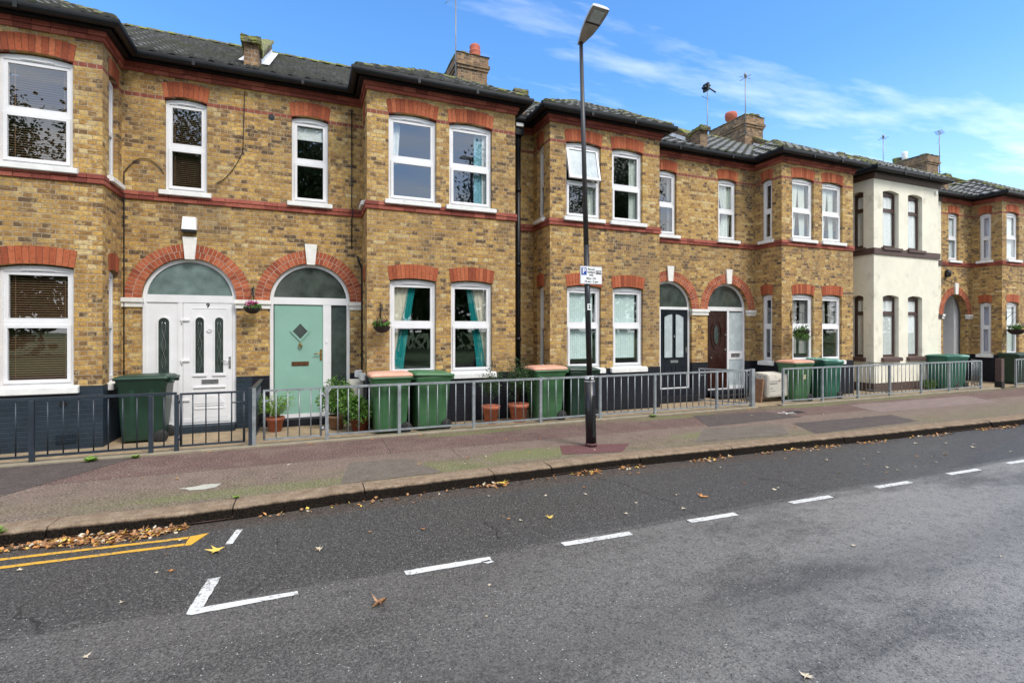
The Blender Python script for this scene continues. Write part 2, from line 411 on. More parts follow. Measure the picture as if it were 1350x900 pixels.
def slats(parent, fr, u0, u1, z0, z1, mat=None, d=.155, step=.036):
    mb = MB(); z = z0
    while z < z1:
        mb.hexa([fr.p(u0, z, d), fr.p(u1, z, d), fr.p(u1, z+.012, d+.026), fr.p(u0, z+.012, d+.026)], [fr.p(u0, z+.003, d), fr.p(u1, z+.003, d), fr.p(u1, z+.015, d+.026), fr.p(u0, z+.015, d+.026)]); z += step
    for u in (u0+.12*(u1-u0), u0+.88*(u1-u0)): mb.fbox(fr, u-.004, u+.004, z0, z1, d-.004, d-.001)
    return mb.build('venetian_blind', mat or C_SLAT, parent)
def dressing(w, fr, u0, u1, z0, zs, kind):
    h = zs-z0; W = u1-u0
    if kind == 'brown': slats(w, fr, u0+.02, u1-.02, z0+.02, zs)
    elif kind == 'tieL':   # cream with a teal edge, drawn back to the left at the foot
        e = lambda t: u0+W*(.16+.34*max(0, (t-.05))**1.1)
        cloth(w, fr, lambda t: (u0, e(t)-.0), z0, zs, C_CREAM, .19); cloth(w, fr, lambda t: (e(t)-.03-.06*(1-t), e(t)+.12-.02*t), z0, zs, C_TEAL, .175)
    elif kind == 'tieR':
        e = lambda t: u1-W*(.16+.34*max(0, (t-.05))**1.1)
        cloth(w, fr, lambda t: (e(t), u1), z0, zs, C_CREAM, .19); cloth(w, fr, lambda t: (e(t)-.12+.02*t, e(t)+.03+.06*(1-t)), z0, zs, C_TEAL, .175)
    elif kind == 'blueR':
        cloth(w, fr, lambda t: (u1-W*.36, u1-W*.10), z0, zs, C_BLUE, .18); cloth(w, fr, lambda t: (u1-W*.16, u1), z0, zs, C_NET, .16)
    elif kind == 'netL': cloth(w, fr, lambda t: (u0, u0+W*(.2+.06*t)), z0+h*.45, zs, C_NET, .22)
    elif kind == 'paleR': cloth(w, fr, lambda t: (u1-W*.30, u1-.02), z0, zs, C_PALE, .18)
    elif kind == 'stripR': cloth(w, fr, lambda t: (u1-W*.22, u1-.04), z0, zs, C_GREY, .19)
    elif kind == 'box': 
        mb = MB(); mb.fbox(fr, u0+.03, u1-.03, zs-.36, zs-.12, .16, .19); mb.build('roller_blind', C_NET, w)
    elif kind == 'net': cloth(w, fr, lambda t: (u0, u1), z0, zs, C_NET, .16)
    elif kind == 'lilac': cloth(w, fr, lambda t: (u0, u1), z0, zs, C_LILAC, .17)
    elif kind == 'split': 
        cloth(w, fr, lambda t: (u0, u0+W*(.30+.22*t)), z0, zs, C_PALE, .17); cloth(w, fr, lambda t: (u0+W*(.62-.1*t), u1-W*.16), z0, zs, C_PALE, .185)
    elif kind == 'gather': cloth(w, fr, lambda t: (u0+W*(.42-.38*abs(t-.45)*1.6), u1-W*(.06+.10*(1-t))), z0, zs, C_PALE, .18, .03, .12)
    elif kind == 'grey':
        cloth(w, fr, lambda t: (u0, u0+W*.44), z0+h*.1, zs, C_GREY, .18); cloth(w, fr, lambda t: (u0+W*.62, u1), z0+h*.1, zs, C_GREY, .19)
    elif kind == 'greyup':
        cloth(w, fr, lambda t: (u0, u0+W*.40), z0+h*.5, zs, C_GREY, .18); cloth(w, fr, lambda t: (u0+W*.58, u1), z0+h*.5, zs, C_GREY, .19)
    elif kind == 'vert':   # pale vertical strip blind, lifted a little at the foot
        cloth(w, fr, lambda t: (u0, u1-W*.12), z0+h*.10, zs, C_BLIND, .16, .006, .05, 'vertical_blind')
    elif kind == 'purple':
        mb = MB(); mb.fbox(fr, u0, u1, z0, zs, .20, .205); mb.build('net_curtain', PURPG, w)
def window(root, wmb_holes, fr, u0, u1, z0, zs, rise, zt, mat=WHITE, dress=None, sill=True, sillmat=None, arch=True, ztop=None, open_top=False, lights=1, sh=.10, rec=.07, bottomsash=True):
    """frame > sash, pane, sill, curtain; adds its hole to the wall"""
    wmb_holes.append(win_poly(u0, u1, z0, zs, rise))
    fw = .052
    o = win_poly(u0+.003, u1-.003, z0+.003, zs-.02, rise); i = win_poly(u0+fw, u1-fw, z0+fw*.9, zs-.02-fw, rise*.15)
    mb = MB(); mb.ring(fr, o, i, rec, rec+.07); mb.fbox(fr, u0+fw, u1-fw, zt-.028, zt+.028, rec+.003, rec+.066)
    mb.fbox(fr, u0+W3(u0, u1, .28), u1-W3(u0, u1, .28), zs-.05, zs-.032, rec-.012, rec+.01) if mat is WHITE and (u1-u0) > .5 else None
    if lights == 2: mb.fbox(fr, (u0+u1)/2-.04, (u0+u1)/2+.04, z0+fw, zs-.02-fw, rec+.001, rec+.068)
    w = mb.build('window', mat, root)
    spans = [(u0+fw, u1-fw)] if lights == 1 else [(u0+fw, (u0+u1)/2-.04), ((u0+u1)/2+.04, u1-fw)]
    for a, b in spans:
        for k, (c, d) in enumerate(((z0+fw*.9, zt-.028), (zt+.028, zs-.02-fw))):
            s = .048 if mat is WHITE else .03; dd = rec-.018 if k == (0 if bottomsash else 1) else rec+.012
            p0, p1 = len(bpy.data.objects), 0
            q = MB(); q.ring(fr, [(a, c), (b, c), (b, d), (a, d)], [(a+s, c+s), (b-s, c+s), (b-s, d-s), (a+s, d-s)], dd, dd+.05)
            sa = q.build('sash', mat, w)
            g = MB(); g.poly([fr.p(a+s-.004, c+s-.004, dd+.02), fr.p(b-s+.004, c+s-.004, dd+.02), fr.p(b-s+.004, d-s+.004, dd+.02), fr.p(a+s-.004, d-s+.004, dd+.02)])
            pa = g.build('pane', FROST if (open_top and k == 1) else GLASS, w, recalc=False)
            if open_top and k == 1:      # top-hung vent pushed out at its foot
                hinge = Vector(fr.p(0, d, dd+.02))-ORG[root.name]
                rot = Matrix.Translation(hinge) @ Matrix.Rotation(math.radians(-13), 4, 'X') @ Matrix.Translation(-hinge)
                for ob in (sa, pa): ob.data.transform(rot)
    if sill:
        q = MB(); e = .075
        q.hexa([fr.p(u0-e, z0-sh, -.085), fr.p(u1+e, z0-sh, -.085), fr.p(u1+e, z0-sh, .06), fr.p(u0-e, z0-sh, .06)], [fr.p(u0-e, z0-.018, -.085), fr.p(u1+e, z0-.018, -.085), fr.p(u1+e, z0+.012, .06), fr.p(u0-e, z0+.012, .06)])
        bmesh.ops.bevel(q.bm, geom=q.bm.edges[:], offset=.008, segments=2, affect='EDGES')
        q.build('sill', sillmat or SILLW, w)
    if dress: dressing(w, fr, u0+.04, u1-.04, z0+.03, zs-.01, dress)
    if arch: voussoirs(root, fr, u0-.01, u1+.01, zs+.005, rise, ztop)
    return w
def W3(a, b, k): return (b-a)*k

# ------------------------------------------------------------------ bands, gutters and roofs
def offs(path, d):
    """offset an axis-aligned open path outward (towards -Y for +X runs) with mitres"""
    res = []
    def nrm(a, b):
        dx, dy = b[0]-a[0], b[1]-a[1]; l = math.hypot(dx, dy); return (dy/l, -dx/l)
    for k, p in enumerate(path):
        ns = []
        if k > 0: ns.append(nrm(path[k-1], p))
        if k < len(path)-1: ns.append(nrm(p, path[k+1]))
        if len(ns) == 2: sx, sy = ns[0][0]+ns[1][0], ns[0][1]+ns[1][1]
        else: sx, sy = ns[0]
        res.append((p[0]+d*sx, p[1]+d*sy))
    return res
def sweep(mb, path, prof, uvrand=False, brick=None):
    """prof: closed list of (offset, z)"""
    lines = [(offs(path, d), z) for d, z in prof]; n = len(prof)
    for s in range(len(path)-1):
        if brick:
            a0 = Vector(path[s]); a1 = Vector(path[s+1]); L = (a1-a0).length; m = max(1, round(L/brick))
        else: m = 1
        for q in range(m):
            g = (.003/L) if brick else 0
            t0, t1 = q/m+(g if q else 0), (q+1)/m-(g if q < m-1 else 0)
            def pt(k, t):
                A, z = lines[k]; a, b = A[s], A[s+1]; return (a[0]+(b[0]-a[0])*t, a[1]+(b[1]-a[1])*t, z)
            va = [pt(k, t0) for k in range(n)]; vb = [pt(k, t1) for k in range(n)]
            mb.hexa(va, vb, (R.random(), .5) if uvrand else None)
    return mb
def tiles(mb, o, ud, vd, ul, vl, clips, nz):
    """interlocking roof tiles: courses of rolled tiles, stepped at each course"""
    o, ud, vd = Vector(o), Vector(ud).normalized(), Vector(vd).normalized(); nz = Vector(nz).normalized()
    tmp = bmesh.new(); c = .30; nv = int(math.ceil(vl/c)); du = .05; nu = int(math.ceil(ul/du))
    for j in range(nv):
        jj = R.uniform(-.006, .006); v0, v1 = j*c-.02, (j+1)*c
        r0, r1 = [], []
        rd = []
        for i in range(nu+1):
            u = i*du; h = .032*max(-.25, math.sin(2*PI*u/.30))+.006*math.sin(u*1.7+j)+jj
            r0.append(tmp.verts.new(o+ud*u+vd*v0+nz*(h+.055))); r1.append(tmp.verts.new(o+ud*u+vd*v1+nz*(h+.004))); rd.append(tmp.verts.new(o+ud*u+vd*(v0+.002)+nz*(h+.005)))
        for i in range(nu):
            tmp.faces.new([r0[i], r0[i+1], r1[i+1], r1[i]]); tmp.faces.new([rd[i], rd[i+1], r0[i+1], r0[i]])
    for co, no in clips:
        bmesh.ops.bisect_plane(tmp, geom=tmp.verts[:]+tmp.edges[:]+tmp.faces[:], plane_co=co, plane_no=no, clear_outer=True)
    me = bpy.data.meshes.new('t'); tmp.to_mesh(me); tmp.free(); mb.bm.from_mesh(me); bpy.data.meshes.remove(me)
PITCH = .585; EZ = 6.675; EY = 10.38; RY = 14.2
def roofz(y): return EZ+PITCH*(y-EY)
GUT = [(.160, 6.62), (.163, 6.592), (.178, 6.567), (.203, 6.550), (.232, 6.544), (.261, 6.550), (.284, 6.567), (.298, 6.592), (.302, 6.62), (.302, 6.652), (.290, 6.655), (.160, 6.655)]
def ridge_tiles(mb, a, b, r=.11):
    a, b = Vector(a), Vector(b); d = b-a; n = max(1, round(d.length/.42)); t = d.normalized(); s = t.cross(Vector((0, 0, 1))).normalized(); up = s.cross(t)
    for k in range(n):
        p, q = a+d*(k/n), a+d*((k+1)/n); rr = r*R.uniform(.97, 1.05)
        A = [mb.bm.verts.new(p+s*math.cos(PI*i/6)*rr+up*(math.sin(PI*i/6)*rr*.7-.02)) for i in range(7)]
        Bv = [mb.bm.verts.new(q+s*math.cos(PI*i/6)*rr*.94+up*(math.sin(PI*i/6)*rr*.66-.03)) for i in range(7)]
        for i in range(6):
            f = mb.bm.faces.new([A[i], A[i+1], Bv[i+1], Bv[i]]); f.smooth = True
        mb.bm.faces.new(A)
def chimney(root, x0, x1, y0=13.55, y1=15.25, zt=9.66, pots=(), roof=None):
    mb = MB(); zb = 7.6
    mb.box(x0, x1, y0, y1, zb, zt-.42)
    mb.box(x0-.035, x1+.035, y0-.035, y1+.035, zt-.42, zt-.34); mb.box(x0-.07, x1+.07, y0-.07, y1+.07, zt-.34, zt-.26)
    mb.box(x0-.03, x1+.03, y0-.03, y1+.03, zt-.26, zt-.02)
    c = mb.build('chimney', CHIMB, root)
    q = MB(); q.box(x0-.045, x1+.045, y0-.045, y1+.045, zt-.335, zt-.265); q.build('red_brick_band', REDDARK, c)
    q = MB(); q.hexa([(x0-.06, y0-.06, zt-.02), (x1+.06, y0-.06, zt-.02), (x1+.06, y1+.06, zt-.02), (x0-.06, y1+.06, zt-.02)], [(x0+.08, y0+.1, zt+.05), (x1-.08, y0+.1, zt+.06), (x1-.08, y1-.1, zt+.05), (x0+.08, y1-.1, zt+.06)])
    bmesh.ops.subdivide_edges(q.bm, edges=q.bm.edges[:], cuts=5, use_grid_fill=True)
    for v in q.bm.verts: v.co += Vector((R.uniform(-.015, .015), R.uniform(-.015, .015), R.uniform(-.01, .03)))
    q.build('mortar_cap', MOSSY, c)
    for kind, px, py, h, r in pots:
        q = MB()
        if kind == 'louvre': q.lathe(px, py, [(r*.85, zt), (r*.9, zt+h*.3), (r*1.15, zt+h*.34), (r*1.15, zt+h*.42), (r*.88, zt+h*.46), (r*1.12, zt+h*.60), (r*1.12, zt+h*.66), (r*.85, zt+h*.70), (r*1.08, zt+h*.86), (r*.9, zt+h), (r*.2, zt+h*1.03)], 16)
        elif kind == 'bulb': q.lathe(px, py, [(r*.7, zt), (r*.7, zt+h*.3), (r*1.2, zt+h*.5), (r*1.35, zt+h*.8), (r*1.2, zt+h), (r*.3, zt+h*1.02)], 16)
        else: q.lathe(px, py, [(r*.95, zt), (r, zt+h*.5), (r*1.1, zt+h*.8), (r*1.1, zt+h), (r*.8, zt+h), (r*.8, zt+h*.6)], 16)
        q.build('chimney_pot', MOSSY if kind == 'mossy' else (SIGNW if kind == 'white' else REDPOT), c)
    return c
def parapet(root, x, flash=(-1, 1)):
    w = .12; mb = MB()
    def s(yy, h): return (yy, roofz(yy)+h)
    prof = [(10.44, 6.66), (10.44, 7.20), (10.85, 7.18), (11.0, roofz(11.0)+.30), (RY, roofz(RY)+.30), (RY+.01, roofz(RY)-.5), (11, 6.7)]
    mb.hexa([(x-w, y, z) for y, z in prof], [(x+w, y, z) for y, z in prof]); o = mb.build('party_parapet', CHIMB, root)
    q = MB(); c = .165
    cp = [(10.36, 7.24), (10.38, 7.30), (10.62, 7.28), (10.90, 7.21), (11.08, roofz(11.08)+.34), (RY, roofz(RY)+.38)]
    cl = [(10.36, 7.17), (10.38, 7.20), (10.62, 7.19), (10.84, 7.14), (11.02, roofz(11.02)+.26), (RY, roofz(RY)+.30)]
    for k in range(5):
        q.hexa([(x-c, *cl[k]), (x+c, *cl[k]), (x+c, *cl[k+1]), (x-c, *cl[k+1])], [(x-c, *cp[k]), (x+c, *cp[k]), (x+c, *cp[k+1]), (x-c, *cp[k+1])])
    bmesh.ops.subdivide_edges(q.bm, edges=q.bm.edges[:], cuts=4, use_grid_fill=True)
    for v in q.bm.verts: v.co += Vector((R.uniform(-.012, .012), R.uniform(-.012, .012), R.uniform(-.012, .022)))
    q.build('coping', MOSSY, o)
    for sg in flash:
        q = MB(); xa = x+sg*(w+.003); xb = x+sg*(w+.012); xc = x+sg*(w+.15)
        pts = [(11.0, roofz(11.0)), (RY-.1, roofz(RY-.1))]
        q.hexa([(xa, y, z+.02) for y, z in pts]+[(xa, y, z+.16) for y, z in pts[::-1]], [(xb, y, z+.02) for y, z in pts]+[(xb, y, z+.16) for y, z in pts[::-1]])
        q.hexa([(xb, y, z+.07) for y, z in pts]+[(xc, y, z+.075) for y, z in pts[::-1]], [(xb, y, z+.08) for y, z in pts]+[(xc, y, z+.085) for y, z in pts[::-1]])
        q.build('flashing', LEAD, o)
    return o

def house(name, loc, label, x0, x1, b0, b1, style='brick', plinth=PLBLACK, doors=(), front=(), flats=(), sideL=None, sideR=None, group=None, parap=None, ped=True, wall_split=None):
    root = thing(name, (loc[0], loc[1], 0), label, 'house', 'terraced houses of the row')
    rend = style == 'render'; brick = style == 'brick'
    WM = CREAM if rend else BRICK; fm = BROWNW if rend else WHITE; sm = BROWNP if rend else None
    zb = .26 if rend else .98
    fF, fB = Fr('front', F), Fr('front', B)
    hF, hB, hL, hR = [], [], [], []
    def W(fr, hol, u0, u1, lvl, dress=None, **kw):
        if rend:
            z0, zs, zt, rise = ((4.36, 6.03, 5.52, .06) if lvl else (1.03, 2.86, 2.37, .06)); kw.setdefault('rec', .12)
        else: z0, zs, zt, rise = ((4.36, 6.0, 5.16, .05) if lvl else (1.0, 2.81, 1.96, .045))
        return window(root, hol, fr, u0, u1, z0, zs, rise, zt, fm, dress, True, sm, brick, (6.265 if lvl else 3.075), sh=.10 if lvl else .12, **kw)
    for a, b, lvl, dr, kw in front: W(fB, hB, a, b, lvl, dr, **kw)
    for a, b, lvl, dr, kw in flats: W(fF, hF, a, b, lvl, dr, **kw)
    if sideL:
        fr = Fr('left', b0)
        for lvl, dr in zip((1, 0), sideL): W(fr, hL, -10.37, -10.03, lvl, dr)
    if sideR:
        fr = Fr('right', b1)
        for lvl, dr in zip((1, 0), sideR): W(fr, hR, 10.0, 10.42, lvl, dr)
    for uc in doors: hF.append(arch_poly(uc, .738, .02, 2.42))
    # walls
    mb = MB()
    if b0 > x0: panel(mb, fF, x0, b0, zb, 6.62, [h for h in hF if h[0][0] < b0])
    if x1 > b1: panel(mb, fF, b1, x1, zb, 6.62, [h for h in hF if h[0][0] > b1-.01])
    panel(mb, fB, b0, b1, zb, 6.62, hB)
    panel(mb, Fr('left', b0), -F, -B, zb, 6.62, hL); panel(mb, Fr('right', b1), B, F, zb, 6.62, hR)
    mb.build('wall', WM, root, recalc=False)
    # plinth, leaving the door openings free
    path = [(x0, F), (b0, F), (b0, B), (b1, B), (b1, F), (x1, F)]
    cuts = sorted([(d-.738, d+.738) for d in doors])
    off = .012
    def run(a, b, y=F):
        if b-a > .03: mb = MB(); mb.box(a, b, y-off, y+.2, 0, zb+.005); mb.build('plinth', plinth, root)
    for lo, hi in ((x0, b0-off), (b1+off, x1)):
        cur = lo
        for a, b in cuts:
            if lo-.2 < a < hi+.2: run(cur, a); cur = b
        run(cur, hi)
    mb = MB(); mb.box(b0-off, b1+off, B-off, F-.001, 0, zb+.005); mb.build('plinth', plinth, root)
    # bands
    q = MB()
    if brick:
        sweep(q, path, [(0.002, 4.146), (.028, 4.152), (.032, 4.212), (.002, 4.219)], True, .225); sweep(q, path, [(0.002, 4.223), (.034, 4.226), (.030, 4.292), (.002, 4.30)], True, .225)
        q.build('string_course', REDDARK, root)
        q = MB(); sweep(q, path, [(0.002, 6.388), (.026, 6.386), (.034, 6.40), (.036, 6.452), (.002, 6.455)], True, .225); sweep(q, path, [(0.002, 6.459), (.056, 6.459), (.062, 6.475), (.064, 6.53), (.002, 6.53)], True, .225)
        q.build('cornice', REDDARK, root)
    else:
        sweep(q, path, [(0.002, 4.13), (.04, 4.13), (.045, 4.31), (.002, 4.32)]); q.build('string_course', BROWNP, root)
        q = MB(); sweep(q, path, [(0.002, 6.39), (.03, 6.39), (.07, 6.53), (.002, 6.53)]); q.build('cornice', BROWNP, root)
    q = MB(); sweep(q, path, [(-.05, 6.532), (.152, 6.532), (.158, 6.648), (-.05, 6.648)]); q.build('fascia', FASCIA, root)
    q = MB(); sweep(q, path, GUT)
    for f in q.bm.faces: f.smooth = False
    gp = offs(path, .232)
    for s in range(len(path)-1):
        a, b = Vector(gp[s]), Vector(gp[s+1]); n = int((b-a).length/1.3)
        for k in range(1, n+1):
            c = a+(b-a)*(k/(n+1)); t = (b-a).normalized()
            if abs(t.x) > .5: q.box(c.x-.025, c.x+.025, c.y-.076, c.y+.02, 6.536, 6.659)
    q.build('gutter', BLKGUT, root)
    # roof
    up = math.hypot(1, PITCH); mb = MB(); bm_c = (b0+b1)/2; hw = (b1-b0)/2+.20; ye = B-.20; L = (RY-EY)*up
    n1 = Vector((0, -PITCH, 1)).normalized()
    tiles(mb, (x0, EY, EZ), (1, 0, 0), (0, 1, PITCH), x1-x0, L, [((x1, 0, 0), (1, 0, 0)), ((0, RY, 0), (0, 1, 0))], n1)
    pk = EZ+PITCH*hw
    sq = math.sqrt(.5)
    # hipped bay roof: front, left and right slopes
    tiles(mb, (bm_c-hw, ye, EZ), (1, 0, 0), (0, 1, PITCH), 2*hw, hw*up, [((bm_c-hw, ye, 0), (-sq, sq, 0)), ((bm_c+hw, ye, 0), (sq, sq, 0))], n1)
    yend = EY+hw+.3
    for sg in (-1, 1):
        xe = bm_c+sg*hw
        tiles(mb, (xe, ye if sg < 0 else ye, EZ), (0, 1, 0), (-sg, 0, PITCH), yend-ye, hw*up, [((xe, ye, 0), (-sg*sq, -sq, 0)), ((bm_c, 0, 0), (-sg, 0, 0)), ((xe, EY, 0), (sg*sq, sq, 0)) if False else ((0, yend, 0), (0, 1, 0))], Vector((sg*PITCH, 0, 1)))
    # trim what lies beneath the main slope
    ro = mb.build('roof', TILE, root)
    q = MB(); ridge_tiles(q, (x0, RY, roofz(RY)+.04), (x1, RY, roofz(RY)+.04)); q.build('ridge_tiles', MOSSY, ro); q = MB(); ridge_tiles(q, (bm_c, ye+hw, pk+.04), (bm_c, EY+hw, pk+.04), .09)
    for sg in (-1, 1): ridge_tiles(q, (bm_c+sg*hw, ye, EZ+.05), (bm_c, ye+hw, pk+.05), .08)
    q.build('ridge_tiles', MOSSY, ro)
    q = MB()
    q.hexa([(x0, RY, roofz(RY)), (x1, RY, roofz(RY)), (x1, 19, 6.2), (x0, 19, 6.2)], [(x0, RY, roofz(RY)-.1), (x1, RY, roofz(RY)-.1), (x1, 19, 6.1), (x0, 19, 6.1)])
    q.build('rear_slope', TILE, ro)
    # hollow inside: party walls, floors, rear wall
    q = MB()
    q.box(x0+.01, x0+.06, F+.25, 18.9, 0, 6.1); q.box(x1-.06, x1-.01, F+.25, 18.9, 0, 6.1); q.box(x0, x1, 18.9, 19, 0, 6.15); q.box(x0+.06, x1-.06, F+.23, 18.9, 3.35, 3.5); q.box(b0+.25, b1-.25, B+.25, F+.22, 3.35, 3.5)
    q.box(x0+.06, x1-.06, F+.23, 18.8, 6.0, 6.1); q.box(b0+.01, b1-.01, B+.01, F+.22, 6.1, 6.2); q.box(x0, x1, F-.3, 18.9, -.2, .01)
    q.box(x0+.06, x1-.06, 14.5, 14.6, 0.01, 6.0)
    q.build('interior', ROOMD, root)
    for uc in doors:
        ring_arch(root, fF, uc, 2.42) if brick else None
        keystone(root, fF, uc)
    if parap is not None: parapet(root, parap)
    return root
fF = Fr('front', F); fB = Fr('front', B)
# ------------------------------------------------------------------ doors
def arched(u0, u1, z0, z1, n=10):
    """slot with a round head"""
    r = (u1-u0)/2; c = (u0+u1)/2
    return [(u0, z0), (u1, z0)]+[(c+r*math.cos(PI*k/n), z1-r+r*math.sin(PI*k/n)) for k in range(n+1)]
def door_set(root, uc, z0, rec, fmat=WHITE, glass=OBSC, tz=(2.355, 2.49), posts=(), name='door_frame'):
    r = .734; ri = .672
    mb = MB(); o = arch_poly(uc, r, z0, 2.42); i = arch_poly(uc, ri, z0+.03, 2.42)
    mb.ring(fF, o, i, rec, rec+.07)
    mb.fbox(fF, uc-ri, uc+ri, tz[0], tz[1], rec-.008, rec+.06)
    for a, b in posts: mb.fbox(fF, a, b, z0+.03, tz[0], rec-.004, rec+.064)
    fr = mb.build(name, fmat, root)
    q = MB(); n = 20; fan = [(uc-ri, tz[1]), (uc+ri, tz[1])]
    zz = math.sqrt(max(0, ri**2-(tz[1]-2.42)**2)); a0 = math.asin((tz[1]-2.42)/ri)
    fan = [(uc+ri*math.cos(a0+(PI-2*a0)*k/n), 2.42+ri*math.sin(a0+(PI-2*a0)*k/n)) for k in range(n+1)]
    q.prism(fF, fan, rec+.03, rec+.036); q.build('fanlight', glass, fr)
    return fr
def leverhandle(parent, u, z, d, side, mat):
    q = MB(); q.fbox(fF, u-.018, u+.018, z-.11, z+.11, d-.012, d); q.tube([fF.p(u, z+.03, d-.01), fF.p(u, z+.03, d-.05), fF.p(u+side*.05, z+.03, d-.055), fF.p(u+side*.13, z+.02, d-.05)], .010, 8)
    return q.build('handle', mat, parent)
def raised(q, u0, u1, z0, z1, d, w=.018, h=.010):
    q.ring(fF, [(u0, z0), (u1, z0), (u1, z1), (u0, z1)], [(u0+w, z0+w), (u1-w, z0+w), (u1-w, z1-w), (u0+w, z1-w)], d-h, d+.002)

def white_door(root, uc):
    rec = .06; fr = door_set(root, uc, .13, rec, glass=FANLIT, posts=((uc-.20, uc-.125),))
    d = rec+.012
    # left: fixed side panel with one arched light
    q = MB(); q.fbox(fF, uc-.672, uc-.20, .16, 2.355, d, d+.04); sp = q.build('side_panel', WHITE, fr)
    q = MB(); q.ring(fF, arched(uc-.525, uc-.31, 1.04, 2.10), arched(uc-.50, uc-.335, 1.065, 2.075), d-.016, d+.002); raised(q, uc-.54, uc-.30, .60, .92, d); raised(q, uc-.54, uc-.30, .25, .52, d)
    q.build('moulding', WHITE, sp)
    q = MB(); q.prism(fF, arched(uc-.50, uc-.335, 1.065, 2.075), d-.004, d-.001); q.build('pane', OBSC, sp)
    # door leaf
    q = MB(); q.fbox(fF, uc-.12, uc+.668, .165, 2.350, d-.012, d+.035); q.fbox(fF, uc-.12, uc+.668, .165, .235, d-.022, d-.011)
    dr = q.build('door', WHITE, root); e = d-.012
    q = MB(); raised(q, uc+.0, uc+.60, .25, 2.26, e, .014, .006)
    for a, b in ((uc+.05, uc+.23), (uc+.36, uc+.54)):
        q.ring(fF, arched(a, b, 1.04, 2.11), arched(a+.022, b-.022, 1.062, 2.088), e-.016, e+.002); q.fbox(fF, a-.02, b+.02, 1.005, 1.04, e-.022, e)
    q.fbox(fF, uc+.04, uc+.55, .79, .815, e-.02, e); q.prism(fF, [(uc+.05, .50), (uc+.54, .50), (uc+.48, .60), (uc+.36, .64), (uc+.24, .64), (uc+.11, .60)], e-.010, e); raised(q, uc+.05, uc+.54, .40, .48, e)
    q.build('moulding', WHITE, dr)
    for a, b in ((uc+.05, uc+.23), (uc+.36, uc+.54)):
        g = MB(); g.prism(fF, arched(a+.022, b-.022, 1.062, 2.088), e-.005, e-.002); g.build('pane', OBSC, dr)
    # leaded scroll lines on the narrow lights
    for c, par in ((uc-.4175, sp), (uc+.14, dr), (uc+.45, dr)):
        g = MB()
        for s in (-1, 1):
            g.tube([fF.p(c+s*.030*math.sin(k*.55), 1.12+k*.055, e-.008) for k in range(17)], .0028, 5)
        g.build('lead_scroll', CHROME, par)
    q = MB(); raised(q, uc+.17, uc+.44, .865, .945, e, .012, .012); q.fbox(fF, uc+.18, uc+.43, .873, .937, e-.008, e); q.build('letterbox', CHROME, dr)
    q = MB(); q.tube([fF.p(uc+.295+.035*math.cos(a), 1.86+.04*math.sin(a), e-.018) for a in [PI*k/6-PI for k in range(7)]], .008, 6); q.fbox(fF, uc+.26, uc+.33, 1.86, 1.92, e-.014, e); q.build('knocker', WHITE, dr)
    leverhandle(dr, uc+.625, 1.25, e, -1, CHROME)
    for z in (.56, 1.28, 2.02):
        h = MB(); h.fbox(fF, uc-.16, uc-.02, z, z+.035, e-.025, e); h.tube([fF.p(uc-.14, z-.06, e-.012), fF.p(uc-.14, z+.04, e-.012)], .011, 8); h.build('hinge', WHITE, dr)
    text_mesh('9', .115, fF, uc+.27, 2.305, e-.002, 'door_number', INK, dr, bold=.004)
    return dr
def green_door(root, uc):
    rec = .06; fr = door_set(root, uc, .14, rec, glass=FANDARK, posts=((uc+.225, uc+.375),))
    d = rec+.015
    q = MB(); q.fbox(fF, uc+.375, uc+.672, .17, 2.355, d+.015, d+.02); q.build('side_light', OBSC, fr)
    q = MB(); q.fbox(fF, uc-.655, uc+.222, .215, 2.345, d, d+.04); dr = q.build('door', DOORGREEN, root)
    q = MB(); q.fbox(fF, uc-.655, uc+.222, .17, .212, d-.015, d+.04); q.build('weather_bar', WHITE, dr)
    c, z = uc-.195, 1.83
    q = MB(); dia = lambda r: [(c, z-r*1.12), (c+r, z), (c, z+r*1.12), (c-r, z)]
    q.ring(fF, dia(.185), dia(.135), d-.02, d+.002); q.build('moulding', DOORGREEN, dr)
    q = MB(); q.prism(fF, dia(.137), d-.004, d-.001); q.build('pane', OBSC, dr)
    q = MB(); q.fbox(fF, c-.02, c+.02, 1.56, 1.60, d-.03, d); q.tube([fF.p(c+.032*math.sin(a), 1.535-.04*math.cos(a), d-.025) for a in [2*PI*k/10 for k in range(11)]], .009, 6); q.lathe(0, 0, [(.02, 0), (.02, .001)], 4); q.build('knocker', BRASS, dr)
    q = MB(); q.fbox(fF, c-.155, c+.155, 1.155, 1.235, d-.012, d); q.fbox(fF, c-.13, c+.13, 1.175, 1.215, d-.018, d-.010); q.build('letterbox', OLDBR, dr)
    leverhandle(dr, uc+.185, 1.36, d, -1, BRASS)
    q = MB(); q.fbox(fF, uc+.27, uc+.31, 1.60, 1.66, rec-.018, rec); q.build('doorbell', SIGNW, fr)
    return dr
